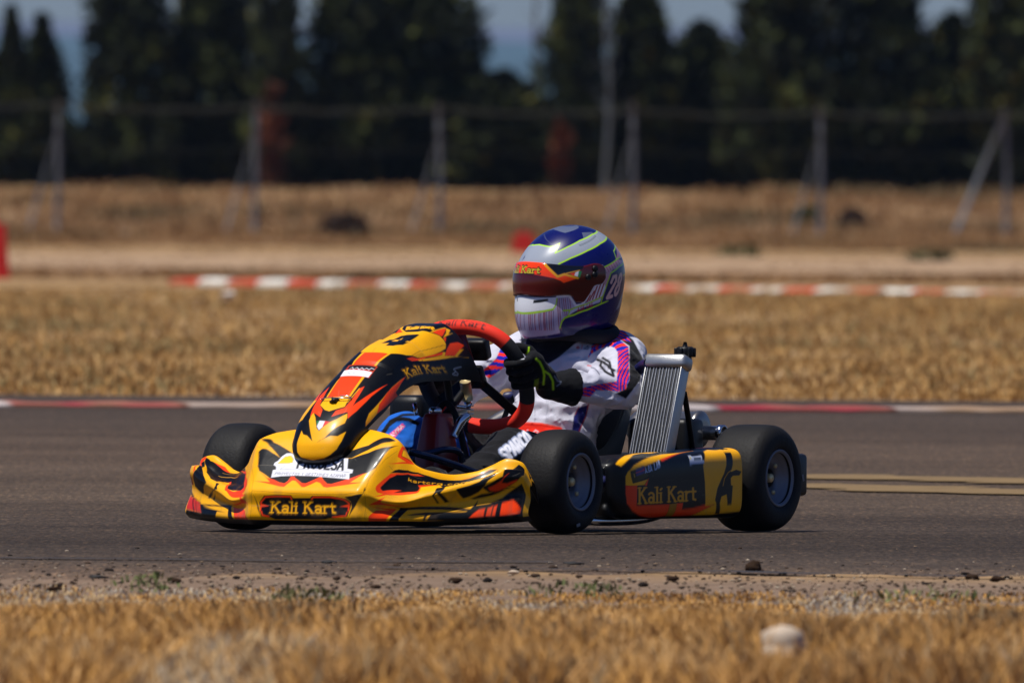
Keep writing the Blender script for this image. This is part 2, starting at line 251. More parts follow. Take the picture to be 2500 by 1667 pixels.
# ================================================================ livery and lettering, in each surface own coordinates (metres)
Y_ = (252, 178, 2); K_ = (8, 9, 12); R_ = (252, 66, 6); W_ = (232, 232, 240)
TABLES = {}
TABLES['bumper'] = [
 ('p', K_, [(-.1978, .0092), (-.1654, .0783), (-.1419, .1038), (-.1141, .1267), (-.085, .1306), (-.0267, .1364), (.0304, .1326), (.0979, .1285), (.1411, .1005), (.1594, .08), (.191, .0164), (.1774, .0552), (.1741, .0839), (.1734, .1217), (.1721, .1485), (.1638, .1749), (.1209, .2026), (.0945, .2133), (.0737, .2217), (.0606, .2208), (.0444, .2096), (.0329, .1979), (.0103, .2126), (-.0024, .2206), (-.0153, .2196), (-.0414, .2037), (-.0559, .1989), (-.0577, .2133), (-.065, .2215), (-.0801, .2181), (-.1061, .21), (-.1544, .1747), (-.1618, .1561), (-.1704, .0864), (-.1654, .0783)]),
 ('p', K_, [(-.1752, .0067), (-.1664, .0277), (-.1484, .0623), (-.1212, .0849), (-.0899, .1074), (-.0522, .1336), (-.1143, .126), (-.1391, .0959), (-.1563, .072), (-.1687, .0381)]),
 ('p', K_, [(.0304, .1326), (.0513, .1213), (.075, .1055), (.1309, .0735), (.1638, .016), (.1749, .0107), (.1694, .0337), (.1556, .0666), (.1371, .0895), (.0975, .1273)]),
 ('p', R_, [(-.1513, .1792), (-.1238, .2014), (-.1007, .2088), (-.0825, .2175), (-.0652, .2207), (-.0583, .2122), (-.0564, .1979), (-.0461, .1977), (-.0419, .2029), (-.0156, .219), (-.0025, .2199), (.0097, .2118), (.0323, .1967), (.044, .2085), (.0602, .22), (.0732, .2209), (.094, .2126), (.1202, .2006), (.1576, .1774), (.1257, .2146), (.1647, .2119), (.1137, .2236), (.0668, .2322), (.0555, .2303), (.0381, .2178), (.026, .2146), (.0155, .2226), (.0001, .232), (-.0085, .2314), (-.0377, .2119), (-.0465, .2109), (-.0536, .2212), (-.0601, .2319), (-.0731, .2307), (-.1038, .2235), (-.1547, .2124), (-.1094, .2167)]),
 ('l', (150, 96, 10), [(-.149, .2473), (-.084, .2516), (-.0315, .2558), (.0413, .2577), (.1227, .2568), (.1767, .2462)], .0012),
 ('l', (190, 130, 12), [(-.217, .0091), (-.1503, .2472), (-.1545, .3163)], .0012),
 ('l', (190, 130, 12), [(.1841, .3128), (.1782, .2443), (.1698, .1971), (.1803, .1011), (.2012, .0392)], .0012),
 ('p', K_, [(-.1286, .2817), (-.1122, .2638), (-.0751, .2613), (-.0336, .2618), (-.0281, .2696), (.0221, .2689), (.0287, .263), (.0808, .2624), (.1086, .2669), (.1278, .2704), (.1402, .2789), (.137, .2927), (.1302, .3071), (.0825, .3105), (.063, .3135), (-.0811, .3151), (-.0939, .3108), (-.1198, .3095), (-.1247, .2975)]),
 ('p', K_, [(.1718, .2261), (.1753, .2526), (.143, .2617), (.1226, .2649), (.1393, .2772), (.1407, .2898), (.1343, .3071), (.1535, .2852), (.1708, .2616), (.1776, .2356)]),
 ('p', K_, [(-.1444, .2622), (-.1275, .2949), (-.1213, .3081), (-.133, .2937)]),
 ('l', R_, [(-.0325, .273), (-.0354, .2659), (-.0755, .2658), (-.1086, .2677), (-.1233, .2808), (-.1232, .2968)], .0042),
 ('l', R_, [(-.1197, .3), (-.1158, .3067), (-.0978, .3096)], .0036),
 ('l', R_, [(.0268, .2716), (.0325, .2664), (.0805, .2658), (.11, .2697), (.1216, .2726), (.1336, .2808), (.1324, .2953)], .0042),
 ('l', R_, [(.1284, .2995), (.1257, .3059), (.0888, .3092)], .0036),
 ('p', R_, [(-.1234, .2832), (-.1007, .2891), (-.1227, .291)]),
 ('p', R_, [(.1315, .2826), (.1077, .288), (.1315, .2888)]),
 ('t', (110, 74, 14), 'Kali Kart', [(-.0992, .3028), (.1023, .3022), (-.0978, .2778), (.0975, .2773)], .3, True),
 ('t', Y_, 'Kali Kart', [(-.0968, .3011), (.1007, .3008), (-.0956, .2797), (.095, .2793)], .17, True),
 ('p', W_, [(-.112, .2015), (-.1166, .1747), (-.1083, .1726), (-.1119, .162), (-.1212, .1549), (-.1208, .1466), (-.1136, .1392), (-.1082, .1215), (-.1001, .1117), (-.0883, .1116), (-.0733, .1201), (-.0552, .1364), (-.0278, .1337), (.0482, .1291), (.0876, .1293), (.0993, .1671), (.1176, .1697), (.1195, .1814), (.112, .1843), (.1184, .2039), (.0611, .1997), (-.0038, .1955), (-.0453, .1947), (-.0854, .1967)]),
 ('p', (238, 205, 20), [(-.1122, .1491), (-.1061, .1381), (-.0991, .1248), (-.0847, .1213), (-.0731, .1335), (-.0704, .1471), (-.0819, .1508), (-.1019, .1506)]),
 ('l', (90, 90, 60), [(-.1108, .1504), (-.0817, .1516), (-.0697, .147), (-.0727, .1336), (-.0849, .1205), (-.0994, .1239), (-.1065, .1375)], .0007),
 ('t', (18, 24, 38), 'PROGESA', [(-.0532, .1666), (.0893, .1723), (-.0583, .1305), (.0844, .1362)], .19, False),
 ('l', (60, 70, 90), [(-.0969, .1707), (-.0507, .1705), (-.0132, .1722), (.0511, .1753), (.1104, .1799)], .0008),
 ('l', (90, 95, 110), [(-.0969, .1707), (-.0867, .1601)], .0006),
 ('t', (84, 88, 102), 'PROYECTOS Y GESTIONES AZAHAR', [(-.1066, .1915), (.1056, .1976), (-.1066, .1835), (.1048, .1877)], .15, False),
 ('p', R_, [(.2137, .0548), (.1958, -.0151), (.2053, -.017), (.2283, .0368), (.2649, -.0019), (.2845, .0169), (.1938, .1027), (.2199, .0734), (.2506, .0402)]),
 ('l', K_, [(.2095, -.0137), (.2278, .0361), (.2685, .0078)], .002),
 ('p', R_, [(.1975, .2176), (.1967, .2106), (.2139, .1255), (.231, .1029), (.2664, .0718), (.3094, .0632), (.3395, .0674), (.3047, .0735), (.3143, .1079), (.3718, .1054), (.3528, .112), (.3175, .1217), (.3187, .2025), (.313, .2094), (.285, .2092), (.2329, .2277), (.205, .2496), (.223, .2268), (.2076, .2298), (.2006, .2239)]),
 ('p', K_, [(.2088, .2058), (.2186, .1446), (.2329, .1086), (.267, .0759), (.33, .0673), (.3529, .0745), (.3719, .0779), (.3976, .0841), (.425, .0898), (.4494, .0892), (.4443, .1082), (.4215, .2141), (.3718, .1054), (.3076, .1092), (.3142, .1264), (.313, .1873), (.2854, .1852), (.2496, .2091), (.2654, .1788), (.2193, .2165), (.2112, .2121)]),
 ('p', K_, [(.2131, .1236), (.2216, .101), (.2342, .0859), (.2648, .0633), (.3035, .056), (.3418, .0642), (.372, .0737), (.4027, .0766), (.4305, .0813), (.4475, .0806), (.4727, .0732), (.5066, .067), (.5277, .0842), (.5025, .0918), (.4632, .102), (.4414, .2391), (.3977, .1046), (.3718, .1054), (.3527, .0947), (.33, .0685), (.304, .0633), (.2664, .0721), (.231, .1029)]),
 ('l', R_, [(.4323, .079), (.463, .0735), (.5067, .0664)], .0022),
 ('t', Y_, 'kartcrg.com', [(.2686, .0972), (.4503, .1099), (.2687, .0864), (.4507, .0907)], .2, False),
 ('p', K_, [(.4831, .2497), (.5069, .2191), (.5287, .0874), (.5263, .243), (.509, .2497), (.4911, .2547), (.4542, .2527), (.4262, .252)]),
 ('p', K_, [(.4237, .2518), (.4574, .2508), (.4897, .2456), (.509, .2491), (.5001, .2609), (.4942, .2644), (.4829, .2711), (.4612, .2765), (.4435, .2783), (.4349, .2693)]),
 ('p', K_, [(.3621, .2547), (.364, .2279), (.3788, .1238), (.4021, .1053), (.3881, .2365), (.3826, .2501), (.3934, .2628), (.4091, .2809), (.3987, .2814), (.3826, .2623), (.3707, .2475), (.3676, .2558), (.3851, .281), (.3798, .2802)]),
 ('p', K_, [(.5873, .0679), (.5685, .1084), (.548, .2542), (.5266, .2572), (.4981, .2622), (.4941, .2651), (.5065, .275), (.5237, .2785), (.5637, .2732), (.5883, .2637), (.6121, .2491), (.6091, .0812)]),
 ('p', R_, [(.5066, .2667), (.5233, .2653), (.5431, .2621), (.5655, .2462), (.5478, .2623), (.5438, .2665), (.5574, .2682), (.5892, .2609), (.5859, .2651), (.5424, .2778), (.5239, .2771), (.5105, .273)]),
 ('p', K_, [(.4612, .2811), (.489, .2759), (.5331, .2772), (.5809, .2733), (.5324, .2807), (.4968, .2823), (.4714, .283)]),
 ('p', K_, [(.4801, .2859), (.4787, .2936), (.5059, .2928), (.5407, .2889), (.5793, .2757), (.6034, .2686), (.6211, .2834), (.6166, .3281), (.4603, .3182), (.3738, .3155), (.378, .3029), (.3264, .3022), (.3096, .3), (.3617, .2977), (.4572, .3016), (.4662, .2979), (.4732, .2921)]),
 ('p', K_, [(.2607, .2729), (.2888, .2762), (.4672, .2979), (.4672, .302), (.3035, .286), (.3003, .2879), (.2902, .3161), (.2635, .3162), (.2782, .2777)]),
 ('p', K_, [(.3652, .3022), (.3646, .3152), (.3692, .3153), (.3723, .3026)]),
 ('p', R_, [(.4651, .3125), (.4742, .3055), (.4852, .2999), (.4991, .2989), (.4972, .311)]),
 ('p', R_, [(.502, .3106), (.5058, .2992), (.5173, .297), (.513, .3112)]),
 ('p', R_, [(.5158, .311), (.5205, .2976), (.5277, .2972), (.5229, .3113)]),
 ('p', R_, [(.5346, .3118), (.5394, .2956), (.5722, .2927), (.6103, .3039), (.6071, .3099)]),
 ('p', R_, [(.2003, .3165), (.2022, .306), (.221, .2898), (.2526, .2859), (.2251, .2844), (.195, .2833), (.2691, .2801), (.2569, .3164), (.1796, .3165)]),
 ('p', R_, [(.1922, .2818), (.2175, .2627), (.2331, .2337), (.2277, .2622), (.2319, .265), (.3083, .2708), (.2345, .2711)]),
 ('p', K_, [(-.5943, .2367), (-.5943, .2297), (-.5919, .2578), (-.5667, .2679), (-.5943, .2688), (-.5943, .2508)]),
 ('p', (150, 26, 14), [(-.5943, .2458), (-.5943, .2448), (-.5769, .2633), (-.5649, .2779), (-.5943, .2768), (-.5943, .2598)]),
 ('p', R_, [(-.5819, .0374), (-.5703, .0595), (-.589, .0834), (-.5427, .2679), (-.5582, .2708), (-.5378, .2448), (-.6107, .0568)]),
 ('p', K_, [(-.5732, .0557), (-.5485, .0774), (-.5345, .0737), (-.4822, .0625), (-.4483, .0641), (-.3748, .0408), (-.3111, .0371), (-.2588, .0879), (-.2255, .2066), (-.2465, .2107), (-.2796, .1911), (-.3376, .2096), (-.4119, .1148), (-.4319, .1353), (-.4187, .2086), (-.4542, .2203), (-.5071, .1902), (-.569, .0947), (-.5763, .0752)]),
 ('p', K_, [(-.5774, .0748), (-.5319, .1926), (-.4879, .2328), (-.4588, .2525), (-.4891, .2708), (-.4981, .2839), (-.5532, .2799), (-.553, .2688), (-.5312, .2378), (-.5918, .0813)]),
 ('p', K_, [(-.4124, .2167), (-.3992, .2086), (-.3796, .2469), (-.4247, .2686), (-.463, .2869), (-.474, .2868), (-.4589, .2769), (-.4034, .2556), (-.3959, .2383)]),
 ('p', K_, [(-.408, .2649), (-.4375, .2869), (-.446, .286)]),
 ('p', R_, [(-.5352, .0734), (-.4888, .0528), (-.4462, .0654), (-.4931, .0729)]),
 ('p', R_, [(-.3833, .0395), (-.2714, .0696), (-.1872, .2188), (-.2104, .2274), (-.2269, .2325), (-.183, .2606), (-.324, .2229), (-.3392, .2255), (-.4129, .1138), (-.4335, .1393), (-.4087, .1023), (-.3361, .2062), (-.2687, .2026), (-.3071, .1837), (-.2428, .2105), (-.2273, .2018), (-.2734, .0784)]),
 ('l', (196, 140, 40), [(-.4879, .1174), (-.4657, .1011), (-.429, .0821), (-.3707, .0739)], .0035),
 ('l', (196, 140, 40), [(-.4844, .0866), (-.4503, .0749), (-.4178, .0613)], .0014),
 ('p', K_, [(-.5953, .2859), (-.5443, .2939), (-.5071, .2959), (-.4966, .2979), (-.4031, .2927), (-.3162, .2814), (-.3318, .2899), (-.3064, .3225), (-.344, .3229), (-.3514, .2924), (-.4867, .2999), (-.4189, .3019), (-.3583, .3021), (-.4096, .304), (-.4224, .3269), (-.5033, .33), (-.5923, .33), (-.5778, .3089), (-.486, .3106), (-.5009, .3), (-.5461, .2959), (-.5939, .2909)]),
 ('p', (214, 44, 30), [(-.5938, .2929), (-.5064, .2966), (-.4836, .3104), (-.5818, .3089)]),
 ('l', K_, [(-.5512, .2959), (-.5231, .3089)], .003),
 ('l', K_, [(-.5289, .2969), (-.5085, .3092)], .0015),
 ('p', R_, [(-.3152, .2839), (-.2505, .286), (-.1937, .3053), (-.1635, .3206), (-.2945, .3223)]),
 ('p', R_, [(-.3375, .2783), (-.2371, .2656), (-.2387, .2345), (-.2223, .2598), (-.1703, .2869), (-.2353, .2714)]),
 ('p', R_, [(-.3084, .2837), (-.1866, .2888), (-.2749, .2854)]),
]
TABLES['nose'] = [
 ('p', Y_, [(.4674, .1349), (.3719, .1307), (.3063, .1277), (.2445, .1261), (.2107, .1378), (.1927, .1512), (.2211, .1539), (.2673, .151), (.3272, .1605), (.4138, .1515)]),
 ('p', R_, [(.4754, .1358), (.4218, .1337), (.3552, .1297), (.3011, .1314), (.2631, .1502), (.3219, .1599), (.3966, .1698), (.3959, .1538), (.4349, .1447)]),
 ('p', Y_, [(.5034, -.0442), (.5607, -.0392), (.6318, -.0436), (.6643, -.0378), (.676, -.0331), (.6847, -.003), (.6876, .0284), (.7083, .0576), (.7255, .0738), (.7272, .0857), (.7226, .0967), (.7097, .1043), (.6842, .1064), (.6415, .1063), (.5872, .1046), (.5746, .1029), (.5367, .0868), (.5111, .0623), (.4985, .0485), (.4943, .015), (.4968, -.0195)]),
 ('p', K_, [(.5648, -.011), (.6532, -.0029), (.6629, .0089), (.6695, .0443), (.5904, .0475), (.6006, .0531), (.5693, .0532), (.5618, .0485), (.5433, .0371), (.5449, .0114), (.5693, .0084)]),
 ('p', Y_, [(.5853, .0063), (.6384, .0113), (.586, .0236)]),
 ('l', (120, 40, 10), [(.5532, .0945), (.6227, .0881), (.6737, .0929), (.7215, .0975)], .001),
 ('p', Y_, [(.4973, -.0337), (.5014, .0533), (.4347, .0403), (.3775, .0351), (.3076, .035), (.2711, .0365), (.242, .0419), (.2187, .0068), (.2237, -.0049), (.2472, -.0322), (.284, -.0318), (.3582, -.0386), (.4398, -.0357)]),
 ('p', R_, [(.496, -.0247), (.497, .0472), (.4368, .0341), (.3777, .0276), (.2888, .0299), (.286, .0244), (.2818, -.0273), (.3749, -.0377), (.4387, -.0307)]),
 ('p', (190, 60, 24), [(.4409, -.049), (.4375, .0472), (.3792, .0495), (.3811, -.0426)]),
 ('p', W_, [(.415, -.0485), (.4063, .0461), (.3807, .0461), (.3823, -.0412)]),
 ('p', (30, 26, 30), [(.4356, -.042), (.433, .0444), (.4133, .0449), (.4178, -.0386)]),
 ('l', W_, [(.4183, -.0294), (.4263, -.0246), (.4143, -.0153), (.4233, -.0077), (.4122, .0024), (.4222, .0053), (.4132, .0155), (.4214, .0197), (.4148, .0308), (.4243, .0333), (.4215, .0437)], .0018),
 ('l', (90, 90, 110), [(.3941, -.0272), (.3992, -.0221), (.3906, -.0148), (.3953, -.0054), (.3925, -.0)], .001),
 ('p', R_, [(.3409, .0538), (.276, .0584), (.2477, .0636), (.2232, .0616), (.1979, .0229), (.2224, .0251), (.2374, .0443), (.2763, .0459), (.328, .0445)]),
 ('l', Y_, [(.3277, .044), (.2945, .0414), (.2627, .0396)], .0025),
 ('p', R_, [(.337, -.0537), (.2939, -.045), (.2474, -.0339), (.2251, -.0129), (.1964, -.0079), (.2124, -.0329), (.1991, -.0422), (.2399, -.0537), (.3005, -.067)]),
 ('p', R_, [(.3914, .1128), (.3119, .0922), (.2337, .0847), (.1985, .0749), (.2226, .0616), (.2598, .0646), (.2995, .0767), (.3462, .0942)]),
 ('p', R_, [(.348, -.091), (.308, -.0988), (.2578, -.1008), (.2448, -.1038), (.2755, -.066)]),
 ('p', Y_, [(.2909, -.098), (.2468, -.1028), (.2107, -.1098), (.1854, -.1056), (.1918, -.0761), (.2218, -.067), (.2755, -.066)]),
 ('p', Y_, [(.2134, -.0363), (.1944, -.0216), (.1595, -.0046), (.1497, .0044), (.1624, .0116), (.181, .0279), (.1911, .0429), (.2162, .0634), (.2005, .0718), (.1809, .0735), (.1648, .0553), (.1539, .0447), (.1315, .0309), (.1162, .0108), (.122, .0165), (.1369, .0471), (.1373, .0711), (.1545, .0926), (.1225, .0937), (.099, .0882), (.0852, .0695), (.0757, .0468), (.0694, -.0006), (.0777, -.0497), (.0903, -.0649), (.1111, -.0664), (.1273, -.0635), (.1521, -.0577), (.1399, -.0452), (.136, -.0277), (.1199, -.0045), (.1503, -.0214), (.1841, -.0396), (.2014, -.0404)]),
 ('p', (10, 110, 60), [(.1824, -.0135), (.1832, -.0037), (.1645, -.0053)]),
 ('p', W_, [(.1832, -.0041), (.1821, .0113), (.1627, .0104), (.1524, .0036), (.165, -.0055)]),
 ('p', (226, 40, 30), [(.1825, .0107), (.1801, .0263), (.1627, .0104)]),
 ('t', (100, 66, 12), 'Kali Kart', [(.471, .1442), (.6689, .153), (.4775, .1119), (.6647, .1359)], .28, True),
 ('t', Y_, 'Kali Kart', [(.4769, .1431), (.6663, .1511), (.4796, .1154), (.6632, .1374)], .15, True),
 ('p', R_, [(.5267, .0961), (.5518, .0979), (.5726, .1047), (.6283, .1055), (.6898, .1087), (.6913, .1109), (.6806, .1143), (.6117, .1076), (.5794, .1112), (.5423, .1057)]),
 ('p', Y_, [(.5875, .109), (.6802, .1146), (.6917, .1094), (.7009, .111), (.6897, .118), (.7294, .124), (.7427, .126), (.786, .1277), (.6906, .1246), (.5862, .115)]),
 ('p', Y_, [(.5676, .1089), (.5844, .1092), (.5855, .1137), (.572, .1126)]),
 ('p', R_, [(.7418, .0965), (.7793, .0957), (.7958, .1026), (.7684, .1119), (.7298, .1235), (.6895, .1177), (.7112, .1074)]),
 ('p', Y_, [(.7835, .1107), (.7383, .1258), (.7295, .1238), (.766, .1119)]),
 ('p', Y_, [(.7824, .0575), (.7913, .064), (.7652, .0749), (.7868, .0734), (.732, .0806), (.7606, .0709)]),
 ('p', R_, [(.7138, .058), (.7808, .0569), (.7782, .06), (.7424, .0738), (.7299, .0768), (.7275, .0726)]),
 ('p', Y_, [(.7079, .0544), (.7431, .056), (.7845, .0546), (.7809, .0571), (.7134, .0581)]),
 ('p', R_, [(.6657, -.0274), (.712, -.0376), (.6824, -.0115), (.676, -.0238)]),
 ('p', Y_, [(.7212, -.0407), (.7358, -.0391), (.707, -.0284), (.6848, -.0043), (.6815, -.0114), (.7092, -.0361)]),
 ('p', R_, [(.7305, .0816), (.7461, .0807), (.7278, .0909)]),
 ('t', Y_, 'Kali Kart', [(.7011, -.013), (.7256, .0535), (.7302, -.0254), (.7419, .0485)], .2, True),
 ('l', (200, 205, 210), [(.7375, .146), (.7202, .1469), (.7062, .1476), (.6993, .1494), (.7082, .1534), (.6872, .158), (.6964, .1601), (.7092, .1609), (.7139, .1581), (.7064, .1539)], .0016),
]
TABLES['pod'] = [
 ('p', Y_, [(.0209, .1342), (.0332, .1294), (.0728, .1205), (.2036, .0526), (.2858, .0426), (.3111, .0698), (.2347, .0983), (.2267, .0697), (.1097, .1225), (.0548, .1352), (.0313, .1414), (.0209, .136)]),
 ('p', Y_, [(.0436, .1723), (.0522, .1512), (.0781, .1428), (.1287, .1358), (.1828, .1298), (.2484, .125), (.3391, .1238), (.4196, .1186), (.3262, .1264), (.2572, .1329), (.2195, .1373), (.1876, .1393), (.1242, .1454), (.061, .1524), (.0627, .1734), (.0697, .2076), (.1406, .1904), (.1233, .2173), (.0437, .2193)]),
 ('p', R_, [(.2125, .1363), (.334, .1257), (.424, .1156), (.2707, .1333), (.2161, .14)]),
 ('p', R_, [(.0437, .2203), (.0889, .2181), (.0879, .3106), (.2496, .3097), (.2462, .3279), (.1864, .333), (.1212, .3267), (.0726, .3181), (.049, .3098), (.0439, .2666)]),
 ('p', R_, [(.1242, .2188), (.1454, .1856), (.1356, .2224)]),
 ('p', (176, 120, 16), [(.2505, .3097), (.2874, .3072), (.2802, .3287), (.2477, .3285)]),
 ('p', R_, [(.2866, .3077), (.3164, .3066), (.3144, .3177), (.3714, .3157), (.4222, .3121), (.4722, .3122), (.4315, .3177), (.3712, .3276), (.2809, .329)]),
 ('p', Y_, [(.4482, .1275), (.4734, .122), (.5309, .1064), (.602, .1082), (.609, .1293), (.61, .1333), (.611, .1383), (.612, .1734), (.612, .2536), (.611, .3217), (.5058, .3248), (.4899, .327), (.3741, .3276), (.4315, .3177), (.4722, .3122), (.4264, .3137), (.4226, .2178), (.4147, .1488)]),
 ('p', K_, [(.5355, .1321), (.5669, .1331), (.55, .1813), (.5519, .2371), (.5608, .2401), (.558, .2767), (.5561, .3127), (.536, .3134), (.53, .2771), (.5053, .2856), (.498, .3107), (.5088, .3249), (.4874, .3258), (.4736, .2986), (.4845, .248), (.5046, .2052), (.5161, .1847)]),
 ('p', K_, [(.531, .209), (.5487, .1788), (.578, .17), (.6032, .1788), (.5928, .1948), (.5602, .195), (.5487, .2072)]),
 ('l', Y_, [(.5121, .2383), (.5192, .2057), (.5368, .1807), (.5604, .1673)], .0022),
 ('l', (226, 60, 100), [(.5527, .0203), (.601, .0391), (.605, .1223)], .003),
 ('t', (226, 158, 12), 'Kali Kart', [(.0921, .3042), (.3826, .2969), (.0908, .2307), (.3803, .2342)], .13, True),
 ('p', (60, 56, 24), [(.0606, .1505), (.1247, .1443), (.1434, .1769), (.0717, .2084)]),
 ('p', (66, 56, 120), [(.0832, .1485), (.1247, .1445), (.1262, .1618), (.086, .1745)]),
 ('l', (190, 40, 80), [(.0836, .1595), (.1256, .1493)], .004),
 ('l', (190, 150, 40), [(.0748, .163), (.0782, .1789)], .003),
 ('t', (190, 206, 240), 'A.SABLAS', [(.1292, .162), (.2052, .1453), (.1265, .1483), (.2064, .1393)], .22, False),
 ('p', (196, 206, 232), [(.3537, .1344), (.3664, .1336), (.3733, .1362), (.4197, .1348), (.4134, .1421), (.4218, .1423), (.4209, .1463), (.366, .1463), (.3493, .1473), (.353, .1383)]),
 ('p', (60, 74, 92), [(.3765, .1378), (.412, .1375), (.4074, .1413), (.3737, .1415)]),
 ('p', (220, 200, 60), [(.3577, .1363), (.3658, .1363), (.3629, .1389), (.3546, .1393)]),
 ('l', (90, 110, 150), [(.354, .1441), (.42, .1441)], .0012),
]
